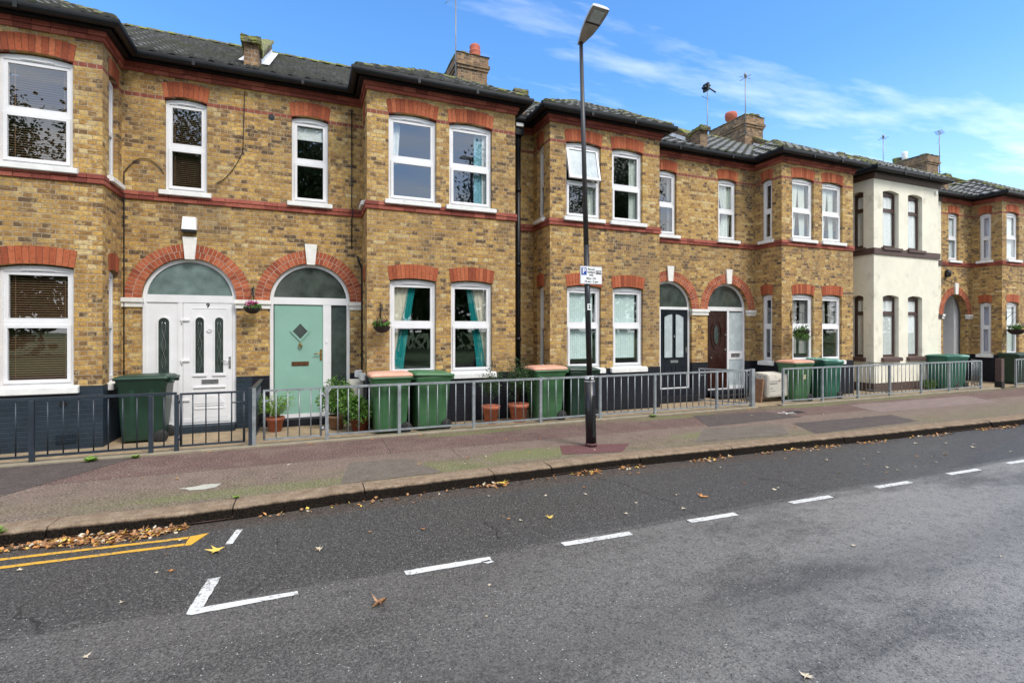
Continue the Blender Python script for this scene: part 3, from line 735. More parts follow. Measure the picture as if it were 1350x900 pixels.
def black_door(root, uc):
    rec = .08; fr = door_set(root, uc, .30, rec, tz=(2.40, 2.47), glass=FANDARK, posts=((uc-.30, uc-.23),))
    d = rec+.015
    q = MB(); q.fbox(fF, uc-.672, uc-.30, .33, 2.40, d+.015, d+.02); q.build('side_light', OBSC, fr)
    q = MB(); q.fbox(fF, uc-.23, uc+.668, .335, 2.395, d, d+.04); dr = q.build('door', DOORBLACK, root)
    q = MB()
    for a, b, s in ((uc-.10, uc+.165, 1), (uc+.27, uc+.535, -1)):
        zl, zr = (2.20, 2.28) if s > 0 else (2.28, 2.20)
        poly = [(a, 1.13), (b, 1.13), (b, zr), ((a+b)/2, 2.265), (a, zl)]
        q.ring(fF, [(a-.025, 1.105), (b+.025, 1.105), (b+.025, zr+.025), ((a+b)/2, 2.29), (a-.025, zl+.025)], poly, d-.014, d+.002)
        g = MB(); g.prism(fF, poly, d-.004, d-.001); g.build('pane', FROST, dr)
    for a, b in ((uc-.10, uc+.165), (uc+.27, uc+.535)): raised(q, a, b, .48, .90, d)
    q.build('moulding', DOORBLACK, dr)
    q = MB(); q.fbox(fF, uc+.10, uc+.35, .985, 1.055, d-.012, d); q.build('letterbox', CHROME, dr)
    q = MB(); q.lathe(0, 0, [(.001, -5), (.001, -4.999)], 4) if False else None
    q.fbox(fF, uc+.60, uc+.63, 1.25, 1.40, d-.02, d); q.build('handle', CHROME, dr)
    q = MB(); q.fbox(fF, uc+.20, uc+.24, 1.66, 1.72, d-.02, d); q.build('door_number', CHROME, dr)
    return dr
def brown_door(root, uc):
    rec = .12; fr = door_set(root, uc, .20, rec, tz=(2.39, 2.50), glass=FANDARK, posts=((uc+.08, uc+.15),))
    d = rec+.015
    q = MB(); q.fbox(fF, uc+.15, uc+.672, 1.26, 2.37, d+.015, d+.02); q.fbox(fF, uc+.15, uc+.672, .30, 1.03, d+.015, d+.02); sl = q.build('side_light', FROST, fr)
    q = MB(); q.fbox(fF, uc+.15, uc+.672, 1.03, 1.26, d, d+.04); q.fbox(fF, uc+.15, uc+.672, .23, .30, d, d+.04); q.build('side_panel', WHITE, fr)
    q = MB(); raised(q, uc+.24, uc+.56, 1.10, 1.20, d, .012, .014); q.fbox(fF, uc+.25, uc+.55, 1.11, 1.19, d-.008, d-.001); q.build('letterbox', CHROME, fr)
    q = MB(); q.fbox(fF, uc-.672, uc+.08, .235, 2.385, d, d+.04); dr = q.build('door', DOORBROWN, root)
    q = MB(); c, z = uc-.30, 1.73
    el = lambda a, b: [(c+a*math.cos(2*PI*k/24), z+b*math.sin(2*PI*k/24)) for k in range(24)]
    q.ring(fF, el(.20, .43), el(.165, .385), d-.018, d+.002); q.ring(fF, el(.115, .30), el(.09, .27), d-.014, d+.002)
    raised(q, uc-.60, uc-.33, .95, 1.20, d); raised(q, uc-.27, uc+.0, .95, 1.20, d); raised(q, uc-.60, uc-.33, .32, .86, d); raised(q, uc-.27, uc+.0, .32, .86, d)
    raised(q, uc-.62, uc+.02, 1.26, 2.28, d, .014, .006)
    q.build('moulding', DOORBROWN, dr)
    q = MB(); q.prism(fF, el(.09, .27), d-.004, d-.001); q.build('pane', OBSC, dr)
    q = MB(); q.fbox(fF, uc-.02, uc+.03, 1.28, 1.34, d-.03, d); q.fbox(fF, uc-.52, uc-.48, 1.07, 1.11, d-.03, d); q.fbox(fF, uc-.02, uc+.03, 1.70, 1.75, d-.03, d); q.build('handle', CHROME, dr)
    return dr
def step(root, a, b, zs=((.13, .32),), mat=None):
    q = MB()
    y = F-.0
    for z, dep in zs:
        q.box(a, b, F-dep, F+.25, .012, z)
    return q.build('step', mat or PLBLACK, root)

# ------------------------------------------------------------------ the terrace
D_ = {}
h1 = house('terraced_house', (-3.75, F), 'leftmost brick house with brown venetian blinds, slate-blue plinth and white front door numbered 9', -6.50, -1.0, -6.06, -3.02, plinth=PLNAVY, doors=(-2.0,),
    front=[(-4.295, -3.39, 1, 'brown', {}), (-5.50, -4.62, 1, 'brown', {}), (-4.29, -3.38, 0, 'brown', {}), (-5.50, -4.62, 0, 'brown', {})],
    flats=[(-2.39, -1.735, 1, 'brown', {})], sideL=None, sideR=('stripR', 'brown'), parap=-1.0)
white_door(h1, -2.0); step(h1, -2.738, -1.262, ((.128, .22),), PLNAVY)
impost(h1, fF, -3.02, -2.738, e0=False); impost(h1, fF, -1.262, -1.0, e1=False)
h2 = house('terraced_house', (1.7, F), 'brick house with sage green front door and teal-edged curtains in its ground floor bay', -1.0, 4.45, 1.01, 4.03, doors=(.035,),
    front=[(1.41, 2.34, 1, 'netL', {}), (2.60, 3.51, 1, 'blueR', {}), (1.43, 2.335, 0, 'tieL', {}), (2.635, 3.515, 0, 'tieR', {})],
    flats=[(-.315, .358, 1, 'box', {})], sideL=('net', 'net'), sideR=None, parap=4.45)
green_door(h2, .035); step(h2, -.703, .773, ((.138, .20),))
impost(h2, fF, -1.0, -.703, e0=False); impost(h2, fF, .773, 1.01, e1=False)
h3 = house('terraced_house', (7.1, F), 'brick house directly behind the lamp post, with an open top vent and black front door', 4.45, 9.79, 4.846, 7.766, doors=(8.79,),
    front=[(5.24, 6.14, 1, 'paleR', dict(open_top=True)), (6.43, 7.28, 1, 'paleR', {}), (5.265, 6.145, 0, 'vert', {}), (6.45, 7.295, 0, 'vert', {})],
    flats=[(8.36, 9.018, 1, 'stripR', {})], sideL=('lilac', 'vert'), sideR=('net', 'net'), parap=9.79)
black_door(h3, 8.79); step(h3, 8.052, 9.528, ((.298, .16), (.15, .45)))
impost(h3, fF, 9.528, 9.79, e1=False)
h4 = house('terraced_house', (12.5, F), 'brick house with dark brown front door, directly left of the cream rendered house', 9.79, 15.15, 11.81, 14.685, doors=(10.81,),
    front=[(12.2, 13.05, 1, 'split', {}), (13.39, 14.24, 1, 'split', {}), (12.22, 13.045, 0, 'grey', {}), (13.39, 14.21, 0, 'greyup', {})],
    flats=[(10.45, 11.116, 1, 'gather', {})], sideL=('purple', 'purple'), sideR=None, parap=15.15)
brown_door(h4, 10.81); step(h4, 10.072, 11.548, ((.198, .12), (.10, .45)))
impost(h4, fF, 9.79, 10.072, e0=False); impost(h4, fF, 11.548, 11.81, e1=False)
h5 = house('terraced_house', (17.9, F), 'cream rendered house with brown wooden window frames and brown bands', 15.15, 20.65, 15.615, 18.80, style='render', doors=(19.63,), plinth=BROWNP,
    front=[(16.03, 16.79, 1, 'net', {}), (17.24, 17.96, 1, 'net', {}), (16.03, 16.79, 0, 'net', {}), (17.24, 17.96, 0, 'net', {})],
    flats=[(19.5, 20.15, 1, 'net', {})], sideL=('net', 'net'), sideR=None, parap=20.65)
q = door_set(h5, 19.63, .13, .10, BROWNW); k = MB(); k.fbox(fF, 18.96, 20.30, .13, 2.36, .12, .16); k.build('door', DOORBROWN, h5)
impost(h5, fF, 20.368, 20.65, mat=BROWNP, e1=False)
h6 = house('terraced_house', (23.3, F), 'brick house right of the cream rendered one, with an arched open porch and lace curtains', 20.65, 26.10, 22.50, 25.52, doors=(21.51,),
    front=[(22.79, 23.57, 1, 'net', {}), (23.95, 24.75, 1, 'net', {}), (22.79, 23.57, 0, 'net', {}), (23.95, 24.75, 0, 'net', {})],
    flats=[(21.09, 21.71, 1, 'net', {})], sideL=('lilac', 'lilac'), sideR=None, parap=26.10)
impost(h6, fF, 20.65, 20.772, e0=False); impost(h6, fF, 22.248, 22.50, e1=False)
q = MB(); PW = paint('porch_white_paint', (.62, .62, .63), .6, .06, 3)
q.box(20.69, 20.765, F+.30, F+1.6, 0, 3.2); q.box(22.02, 22.40, F+.30, F+1.6, 0, 3.2); q.box(20.69, 22.4, F+1.5, F+1.6, 0, 3.3); q.box(20.69, 22.4, F+.25, F+1.6, 3.2, 3.3); q.build('porch_lining', PW, h6)
h7 = house('terraced_house', (28.8, F), 'brick house at the far right end of the visible row, only its roof in view', 26.10, 31.6, 26.52, 29.55, doors=(30.57,),
    front=[(26.95, 27.8, 1, 'net', {}), (28.2, 29.0, 1, 'net', {}), (26.95, 27.8, 0, 'net', {}), (28.2, 29.0, 0, 'net', {})], flats=[], parap=31.6)
q = door_set(h7, 30.57, .13, .10); k = MB(); k.fbox(fF, 29.9, 31.24, .13, 2.36, .12, .16); k.build('door', DOORBROWN, h7)

# chimneys sit astride the ridge at every second party wall
chimney(h2, 3.86, 4.74, pots=(('louvre', 4.50, 13.95, .52, .15), ('mossy', 4.10, 13.9, .16, .17)))
chimney(h4, 14.62, 15.50, pots=(('bulb', 14.98, 14.55, .50, .17), ('mossy', 15.10, 13.75, .14, .13), ('mossy', 15.36, 13.75, .16, .12)))
chimney(h6, 25.38, 26.20, pots=(('white', 25.62, 14.6, .45, .11), ('mossy', 26.0, 14.0, .20, .16), ('mossy', 25.6, 14.9, .25, .17)))
# flue pipe / downpipes / cables / small fittings that belong to the houses
q = MB(); q.tube([(4.425, F-.095, 6.42), (4.425, F-.095, .1)], .057, 12); q.tube([(4.425, F-.095, 6.40), (4.42, F-.11, 6.46), (4.41, F-.20, 6.54)], .055, 12)
for z in (1.6, 3.3, 5.0): q.tube([(4.425, F-.095, z), (4.425, F-.095, z+.09)], .070, 12)
q.box(4.33, 4.52, F-.20, F-.02, 6.28, 6.45)
dp = q.build('downpipe', BLKGUT, h2)
q = MB(); q.box(4.32, 4.50, F-.24, F-.06, 6.452, 6.53); q.build('hopper', LEAD, dp)
q = MB(); q.tube([(.915, F-.05, 3.35), (.93, F-.06, 3.25), (1.0, F-.06, 3.1), (1.0, F-.06, 1.05)], .022, 8); q.tube([(.80, F-.03, 6.3), (.80, F-.03, 4.35), (.82, F-.06, 4.22), (.80, F-.03, 4.10), (.80, F-.03, 3.5)], .012, 6)
q.build('waste_pipe', BLKGUT, h2)
q = MB()
def cable(q, pts, r=.007): 
    P = [Vector(p) for p in pts]; out = []
    for i in range(len(P)-1):
        for k in range(6): out.append(P[i].lerp(P[i+1], k/6))
    q.tube(out+[P[-1]], r, 5)
arc = lambda x0, x1, z0, z1, s, y=F-.02: [(x0+(x1-x0)*t/8, y, z0+(z1-z0)*t/8+s*4*(t/8)*(1-t/8)) for t in range(9)]
cable(q, arc(-2.98, -2.40, 4.6, 4.65, .25)); cable(q, arc(-1.6, -1.15, 4.55, 5.2, -.12)); cable(q, [(-1.15, F-.02, 5.2), (-1.12, F-.02, 6.35)])
cable(q, [(-2.98, F-.025, 4.6), (-2.98, F-.025, 1.0)], .010); q.build('cable', BLKGUT, h1)
q = MB(); cable(q, arc(20.9, 22.45, 3.62, 3.55, -.06)); cable(q, arc(22.52, 25.4, 3.62, 3.60, -.05, B-.02)); q.build('cable', BLKGUT, h6)
q = MB(); q.lathe(20.93, F-.07, [(.07, 3.74), (.09, 3.80), (.09, 3.92), (.05, 4.0)], 12); q.build('alarm_light', BLACKM, h6)
q = MB(); q.tube([(0, 0, 0), (0, 0, .001)], .001, 4) if False else None
q.tube([(-.666, F-.012, 5.93), (-.666, F+.04, 5.93)], .055, 14); q.build('flue_hole', BLACKM, h2)
q = MB(); q.box(-3.60, -3.34, B-.018, B-.012, .10, .26)
for i in range(8): q.box(-3.59+i*.032, -3.575+i*.032, B-.026, B-.018, .11, .25)
for i in range(4): q.box(-3.60, -3.34, B-.026, B-.018, .115+i*.037, .130+i*.037)
q.build('air_brick', PLNAVY, h1)
q = MB(); q.tube([fB.p(-3.50, .72, -.03), fB.p(-3.50, .72, .02)], .045, 10); q.build('vent_cap', BLACKM, h1)
q = MB(); q.hexa([(-2.115, F-.12, 3.66), (-1.89, F-.12, 3.66), (-1.89, F, 3.66), (-2.115, F, 3.66)], [(-2.10, F-.09, 3.89), (-1.905, F-.09, 3.89), (-1.89, F, 3.89), (-2.115, F, 3.89)])
wl = q.build('wall_light', SIGNW, h1); q = MB(); q.box(-2.11, -1.895, F-.115, F-.005, 3.61, 3.658); q.build('lens', BLACKM, wl)
def junction(root, x, z, s=.09):
    q = MB(); q.box(x-s, x+s, F-.08, F, z-s, z+s); bmesh.ops.bevel(q.bm, geom=q.bm.edges[:], offset=.015, segments=2, affect='EDGES'); return q.build('junction_box', SIGNW, root)
junction(h2, .93, .97, .075)
q = MB(); q.box(15.66, 15.72, F-.2, F, 0, 0) if False else None
q.fbox(fB, 18.60, 18.67, 6.20, 6.30, -.05, 0); q.build('security_box', SIGNW, h5)

# ------------------------------------------------------------------ aerials
def aerial(x, y, z0, z1, label, kind):
    t = thing('television_aerial', (x, y, z0), label, 'aerial', 'aerials standing above the chimneys')
    q = MB(); q.tube([(x, y, z0), (x, y, z1)], .018, 6); q.tube([(x, y, z0+.1), (x+.18, y+.05, z0+.1)], .015, 5); q.build('mast', ALU, t)
    q = MB()
    if kind == 'yagi':
        q.tube([(x-.30, y-.1, z1-.03), (x+.30, y+.1, z1-.03)], .014, 5)
        for k in range(7): a = -.28+k*.09; q.tube([(x+a, y+a*.33-.16, z1-.03), (x+a, y+a*.33+.16, z1-.03)], .007, 4)
        q.tube([(x-.02, y, z1-.25), (x-.34, y-.1, z1-.62)], .007, 4)
    elif kind == 'cross':
        q.tube([(x-.26, y, z1-.10), (x+.26, y, z1-.10)], .010, 5); q.tube([(x, y-.25, z1-.10), (x, y+.25, z1-.10)], .010, 5); q.lathe(x, y, [(.03, z1-.08), (.06, z1), (.03, z1+.07)], 8)
    elif kind == 'clump':
        q.box(x-.20, x+.02, y-.10, y+.10, z1-.02, z1+.05); q.box(x-.16, x+.10, y-.08, y+.08, z1+.08, z1+.13); q.box(x-.10, x-.02, y-.14, y+.14, z1-.12, z1+.18); q.tube([(x+.02, y, z1+.06), (x+.34, y-.1, z1-.14)], .028, 6)
        q.tube([(x-.28, y, z1-.35), (x+.10, y, z1-.42)], .010, 5)
    q.build('antenna_head', BLACKM if kind == 'clump' else ALU, t)
aerial(3.80, 13.52, 8.3, 11.45, 'thin aerial mast on the chimney right of the green-door house', 'yagi')
aerial(14.62, 15.40, 9.0, 11.42, 'aerial with dark bulky head, left of the two masts by the red bulbous chimney pot', 'clump')
aerial(14.58, 13.50, 8.9, 11.05, 'slim aerial with cross-shaped head on the front corner of the brick chimney', 'cross')
aerial(25.25, 15.3, 9.0, 11.05, 'small aerial mast on the roof of the cream rendered house', 'cross')
aerial(26.22, 13.52, 8.9, 10.75, 'aerial with yagi arm on the rightmost chimney', 'yagi')
# ------------------------------------------------------------------ ground, road, pavement
def ysm(p, lo, hi, g):   # smooth step as nodes
    return g.math('MULTIPLY', g.math('SUBTRACT', p, lo), 1.0/(hi-lo), clamp=True)
def asphalt():
    m, g = newmat('asphalt'); p = geo(g); x, y, z = sepx(g, p)
    n = g.noise(p, 1.3, 5, .6); fine = g.noise(p, 48, 2, .9); fin2 = g.noise(p, 120, 2, .9); mid = g.noise(p, 9, 4, .7); st = g.n('ShaderNodeVectorMath', {0: p, 1: (.40, 1.1, 1)}, operation='MULTIPLY').outputs[0]
    stain = g.noise(st, 1.0, 6, .65)
    wob = g.math('MULTIPLY_ADD', n, .14, -.07)
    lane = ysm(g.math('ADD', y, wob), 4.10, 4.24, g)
    dry = ysm(g.math('ADD', x, g.math('ADD', g.math('MULTIPLY', y, -.75), g.math('MULTIPLY', n, 1.6))), -1.0, 4.5, g)  # mask for the sheen at the near right, painted into the base colour
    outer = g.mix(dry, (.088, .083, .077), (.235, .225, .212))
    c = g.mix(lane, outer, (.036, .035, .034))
    c = g.mix(g.ramp(stain, [(.50, 0.0), (.62, .72)]), c, (.040, .038, .036))
    c = g.mix(g.ramp(mid, [(.34, .40), (.52, 0.0)]), c, (.030, .030, .031))
    seam = g.math('MULTIPLY', g.math('LESS_THAN', g.math('ABSOLUTE', g.math('SUBTRACT', g.math('ADD', y, wob), 4.16)), .012), .5)
    c = g.mix(seam, c, (.02, .02, .02))
    gut = ysm(g.math('ADD', y, wob), 5.60, 5.78, g)
    c = g.mix(g.math('MULTIPLY', gut, .85), c, (.050, .033, .022))
    c = g.mix(g.ramp(fine, [(.54, .0), (.68, .42)]), c, (.27, .26, .245))
    c = g.mix(g.ramp(fine, [(.33, .75), (.47, .0)]), c, (.014, .013, .013))
    c = g.mix(g.ramp(fin2, [(.54, .0), (.68, .42)]), c, (.32, .31, .29)); c = g.mix(g.ramp(fin2, [(.32, .7), (.46, .0)]), c, (.014, .014, .014))
    cw = g.n('ShaderNodeVectorMath', {0: p, 1: g.n('ShaderNodeVectorMath', {0: g.noise(p, 2.2, 4, out=1), 'Scale': .55}, operation='SCALE').outputs[0]}, operation='ADD').outputs[0]
    cr = g.n('ShaderNodeTexVoronoi', {'Vector': cw, 'Scale': .42}, feature='DISTANCE_TO_EDGE').outputs[0]
    c = g.mix(g.math('MULTIPLY', g.math('LESS_THAN', cr, .0042), g.math('MULTIPLY', lane, g.ramp(g.noise(p, .9, 2), [(.48, 0.0), (.56, .8)]))), c, (.012, .011, .010))
    trk = g.math('ABSOLUTE', g.math('SUBTRACT', g.math('ABSOLUTE', g.math('SUBTRACT', g.math('ADD', y, wob), 1.9)), .78))
    c = g.mix(g.math('MULTIPLY', g.math('SUBTRACT', 1.0, ysm(trk, .05, .45, g)), .30), c, (.055, .053, .050))
    v = g.n('ShaderNodeTexVoronoi', {'Vector': p, 'Scale': 42.0}); chip = g.math('LESS_THAN', v.outputs[0], .16)
    chip = g.math('MULTIPLY', chip, g.math('GREATER_THAN', sepx(g, v.outputs['Color'])[0], .90))
    c = g.mix(chip, c, (.5, .5, .48))
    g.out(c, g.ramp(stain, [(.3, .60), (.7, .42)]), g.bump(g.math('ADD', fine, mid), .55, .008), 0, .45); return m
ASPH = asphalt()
def tarmac():
    m, g = newmat('red_tarmac'); p = geo(g); x, y, z = sepx(g, p)
    n = g.noise(p, 1.1, 5, .65); n2 = g.noise(p, 5, 5, .7); fine = g.noise(p, 42, 2, .9); fin2 = g.noise(p, 110, 2, .9)
    strip = ysm(g.math('ADD', y, g.math('MULTIPLY_ADD', n, .12, -.06)), 7.60, 7.66, g)
    c = g.mix(strip, g.ramp(n2, [(.3, (.110, .078, .062)), (.7, (.200, .145, .115))]), g.ramp(n2, [(.3, (.078, .042, .038)), (.7, (.145, .080, .070))]))
    c = g.mix(g.ramp(n, [(.48, 0.0), (.64, .5)]), c, (.20, .145, .115))
    def seam_(v, pos, w): return g.math('LESS_THAN', g.math('ABSOLUTE', g.math('SUBTRACT', g.math('ADD', v, g.math('MULTIPLY_ADD', n2, .05, -.025)), pos)), w)
    low_ = g.math('LESS_THAN', y, 7.63); up_ = g.math('GREATER_THAN', y, 7.63); sm = seam_(y, 7.63, .008)
    for px_, part_ in ((2.05, low_), (5.35, low_), (12.9, low_), (1.15, up_), (5.15, up_), (6.3, up_), (14.2, up_)): sm = g.math('MAXIMUM', sm, g.math('MULTIPLY', seam_(x, px_, .009), part_))
    c = g.mix(g.math('MULTIPLY', sm, .7), c, (.022, .016, .014))
    gv = g.n('ShaderNodeTexVoronoi', {'Vector': p, 'Scale': 4.5}); gum = g.math('MULTIPLY', g.math('LESS_THAN', gv.outputs[0], .085), g.math('GREATER_THAN', sepx(g, gv.outputs['Color'])[0], .55))
    c = g.mix(g.math('MULTIPLY', gum, .65), c, (.34, .30, .26))
    yy = g.math('ADD', y, g.math('MULTIPLY_ADD', n2, .9, -.45))
    kerbm = g.math('SUBTRACT', 1.0, ysm(yy, 6.50, 7.20, g))
    fen = g.math('MULTIPLY', ysm(yy, 8.42, 8.70, g), ysm(x, 1.2, 2.2, g))
    moss = g.math('MAXIMUM', g.math('MULTIPLY', kerbm, g.ramp(g.noise(p, 1.7, 4), [(.36, .25), (.56, 1.0)])), g.math('MULTIPLY', fen, g.ramp(g.noise(p, 2.3, 4), [(.34, .2), (.50, 1.0)])))
    blob = None
    for bx, by, rx, ry, am in ((3.05, 6.82, .85, .34, 1.0), (-.45, 6.48, 1.6, .18, .6), (2.75, 8.62, 1.1, .12, 1.0), (11.6, 8.62, 1.6, .16, 1.0), (15, 8.6, 2.0, .14, .8), (6.6, 6.9, .9, .3, .7), (7.2, 8.55, 1.2, .18, .8), (1.4, 6.6, 1.1, .35, .7)):
        dx = g.math('MULTIPLY', g.math('SUBTRACT', x, bx), 1/rx); dy = g.math('MULTIPLY', g.math('SUBTRACT', y, by), 1/ry)
        d = g.math('ADD', g.math('ADD', g.math('MULTIPLY', dx, dx), g.math('MULTIPLY', dy, dy)), g.math('MULTIPLY_ADD', n2, 2.4, -1.2))
        k = g.math('MULTIPLY', g.math('SUBTRACT', 1.0, ysm(d, .35, 1.2, g)), am); blob = k if blob is None else g.math('MAXIMUM', blob, k)
    grain = g.ramp(g.noise(p, 26, 5, .85), [(.42, .12), (.56, 1.0)])
    c = g.mix(g.math('MULTIPLY', g.math('MULTIPLY', moss, grain), .75), c, g.ramp(n2, [(.3, (.075, .080, .026)), (.55, (.13, .135, .045)), (.75, (.15, .20, .035))]))
    c = g.mix(g.math('MULTIPLY', g.math('MULTIPLY', blob, grain), .85), c, g.ramp(fine, [(.3, (.060, .10, .015)), (.7, (.17, .26, .035))]))
    c = g.mix(g.ramp(fine, [(.53, 0.0), (.66, .6)]), c, (.42, .35, .30)); c = g.mix(g.ramp(fine, [(.33, .85), (.48, 0.0)]), c, (.022, .015, .013))
    c = g.mix(g.ramp(fin2, [(.56, 0.0), (.70, .4)]), c, (.38, .32, .28)); c = g.mix(g.ramp(fin2, [(.30, .6), (.44, 0.0)]), c, (.02, .015, .013))
    g.out(c, .85, g.bump(fine, .5, .008), 0, .3); return m
TARM = tarmac()
def patchmat(name, a, b):
    m, g = newmat(name); p = geo(g); n2 = g.noise(p, 5, 5, .7); fine = g.noise(p, 62, 2, .9)
    c = g.ramp(n2, [(.3, a), (.7, b)]); c = g.mix(g.ramp(fine, [(.55, 0.0), (.68, .4)]), c, (.30, .27, .24)); c = g.mix(g.ramp(fine, [(.31, .7), (.46, 0.0)]), c, (.02, .015, .013))
    g.out(c, .85, g.bump(fine, .5, .006), 0, .3); return m
P_DARK = patchmat('dark_tarmac', (.058, .046, .043), (.095, .076, .070)); P_RED = patchmat('dark_red_tarmac', (.105, .040, .045), (.15, .065, .065)); P_GREY = patchmat('grey_tarmac', (.105, .088, .072), (.16, .135, .11)); P_GRN = patchmat('mossy_tarmac', (.095, .085, .045), (.17, .15, .075)); P_PALE = patchmat('pale_patch', (.42, .42, .36), (.50, .49, .42)); P_BRT = patchmat('bright_moss', (.10, .15, .03), (.20, .30, .04)); P_PINK = patchmat('pinkish_tarmac', (.16, .115, .105), (.25, .19, .17))
def kerbm():
    m, g = newmat('kerb_stone'); p = geo(g); n = g.noise(p, 7, 6, .7); fine = g.noise(p, 70, 3, .8); z = sepx(g, p)[2]
    c = g.ramp(n, [(.3, (.17, .12, .08)), (.6, (.29, .22, .155)), (.8, (.37, .31, .24))]); c = g.mix(g.ramp(fine, [(.36, .7), (.5, 0.0)]), c, (.07, .05, .035))
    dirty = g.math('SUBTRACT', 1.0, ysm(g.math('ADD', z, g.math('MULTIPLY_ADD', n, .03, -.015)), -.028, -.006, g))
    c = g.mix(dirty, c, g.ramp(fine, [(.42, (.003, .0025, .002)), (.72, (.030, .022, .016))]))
    g.out(c, .9, g.bump(g.math('ADD', fine, n), .5, .010), 0, .08); return m
KERB = kerbm()
CONC = paint('yard_concrete', (.30, .225, .14), .9, .25, 9, bump=.3, dirt=((.20, .15, .10), 4, .55, .7))
LEDGE = paint('ledge_concrete', (.25, .215, .155), .9, .2, 6, bump=.3, dirt=((.16, .15, .09), 3, .55, .8))
GRASS = paint('grass', (.06, .11, .025), .9, .4, 3, bump=.6)
def wornpaint(name, c, wear=.40):
    m, g = newmat(name); p = geo(g); n = g.noise(p, 32, 5, .75); n2 = g.noise(p, 3, 3)
    cc = g.mix(g.ramp(g.math('ADD', n, g.math('MULTIPLY_ADD', n2, .35, -.17)), [(wear-.10, .75), (wear, 0.0)]), c, (.09, .09, .09)); cc = g.mix(g.ramp(g.noise(p, 110, 2, .8), [(.3, .4), (.42, 0.0)]), cc, (.2, .2, .19))
    g.out(cc, .6, g.bump(n, .2, .004)); return m
WLINE = wornpaint('white_road_paint', (.60, .60, .58), .47); YLINE = wornpaint('yellow_road_paint', (.62, .34, .03), .46)

def sheet(name, pts, z, mat, kind='structure', parent=None):
    mb = MB(); mb.poly([(x, y, z) for x, y in pts]); o = mb.build(name, mat, parent, recalc=False)
    if not parent: tag(o, kind=kind)
    return o
ROADZ = -.12
KY = [(-60, 5.6), (-12, 5.82), (-6, 5.90), (-2.6, 6.00), (-1.2, 5.94), (.6, 6.04), (2.2, 6.08), (4.1, 6.10), (6.7, 6.00), (9.9, 5.83), (14, 5.70), (20, 5.52), (34, 5.2), (90, 4.5)]
def ky(x):
    for (a, ya), (b, yb) in zip(KY, KY[1:]):
        if x <= b: t = (x-a)/(b-a); t = t*t*(3-2*t) if b-a < 3 else t; return ya+(yb-ya)*t
    return KY[-1][1]
sheet('ground', [(-400, -400), (400, -400), (400, 400), (-400, 400)], -.16, GRASS)
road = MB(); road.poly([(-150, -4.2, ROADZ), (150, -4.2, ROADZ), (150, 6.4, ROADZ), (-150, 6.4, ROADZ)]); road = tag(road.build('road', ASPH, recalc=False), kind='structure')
sheet('opposite_pavement', [(-150, -6.5), (150, -6.5), (150, -4.2), (-150, -4.2)], -.02, P_GREY)
mb = MB(); mb.box(-150, 150, -4.35, -4.2, -.13, -.012); tag(mb.build('opposite_kerb', KERB), kind='structure')
mb = MB(); xs = [-60+i*.5 for i in range(301)]
for a, b in zip(xs, xs[1:]): mb.poly([(a, ky(a)+.26, 0), (b, ky(b)+.26, 0), (b, 8.96, 0), (a, 8.96, 0)])
pav = tag(mb.build('pavement', TARM, recalc=False), kind='structure')
# kerb stones, each a little out of line
mb = MB(); x = -30.0; joints = [-3.05, -2.28, -.74, .60, 2.22, 3.05, 4.50, 6.2]
while x < 60:
    nx = next((j for j in joints if j > x+.3 and j < x+1.9), x+R.uniform(1.2, 1.5)); dz, dy = R.uniform(-.006, .006), R.uniform(-.008, .008)
    n = 4; st = [x+.006+(nx-x-.012)*k/n for k in range(n+1)]
    prof = lambda X: [(X, ky(X)-.065+dy, ROADZ-.02), (X, ky(X)-.030+dy, -.045+dz), (X, ky(X)-.012+dy, -.014+dz), (X, ky(X)+.018+dy, .001+dz), (X, ky(X)+.268, .003), (X, ky(X)+.268, -.14)]
    for a, b in zip(st, st[1:]): mb.hexa(prof(a), prof(b))
    x = nx
bmesh.ops.remove_doubles(mb.bm, verts=mb.bm.verts, dist=.0005)
tag(mb.build('kerb', KERB), kind='structure')
mb = MB()
for a, b in zip(xs, xs[1:]): mb.poly([(a, ky(a)-.05, -.10), (b, ky(b)-.05, -.10), (b, ky(b)+.27, -.02), (a, ky(a)+.27, -.02)])
tag(mb.build('kerb_bedding', MORTD, recalc=False), kind='structure')
def patch(pts, mat, z=.004): return sheet('tarmac_patch', pts, z, mat, parent=pav)
patch([(-30, 7.36), (-3.15, 7.36), (-2.42, 8.62), (-2.30, 8.95), (-30, 8.95)], P_DARK)
patch([(-30, 6.22), (-3.9, 6.22), (-3.15, 7.355), (-30, 7.355)], P_GREY)
patch([(3.72, 7.12), (4.86, 6.84), (4.42, 6.40), (3.50, 6.60)], P_RED, .004)
patch([(.35, 6.34), (1.62, 6.36), (1.30, 7.25), (.52, 7.30)], P_GREY, .004)
patch([(5.9, 6.5), (7.9, 6.35), (8.6, 7.1), (6.9, 7.35)], P_GREY, .004)
patch([(7.1, 7.45), (9.8, 7.55), (9.6, 8.30), (7.7, 8.55)], P_DARK, .004)
patch([(8.4, 6.22), (11.5, 6.3), (11.8, 7.0), (8.9, 7.08)], P_DARK, .003)
patch([(11.9, 7.3), (16.5, 7.2), (17.2, 8.2), (12.4, 8.3)], P_PINK, .003)
patch([(-1.42, 6.86), (-1.32, 6.80), (-1.28, 6.74), (-1.12, 6.72), (-1.02, 6.76), (-.98, 6.90), (-1.16, 6.93), (-1.25, 6.88)], P_PALE, .005)
# front yards: concrete slab and a raised ledge carrying the fence
mb = MB(); mb.box(-30, 60, 8.955, 10.9, -.1, .012); tag(mb.build('front_yard', CONC), kind='structure')
for a, b in ((-30, 9.93), (10.72, 20.55), (21.20, 60)):
    mb = MB(); mb.box(a, b, 8.80, 8.99, -.02, .034); bmesh.ops.bevel(mb.bm, geom=mb.bm.edges[:], offset=.010, segments=1, affect='EDGES'); tag(mb.build('fence_ledge', LEDGE), kind='structure')
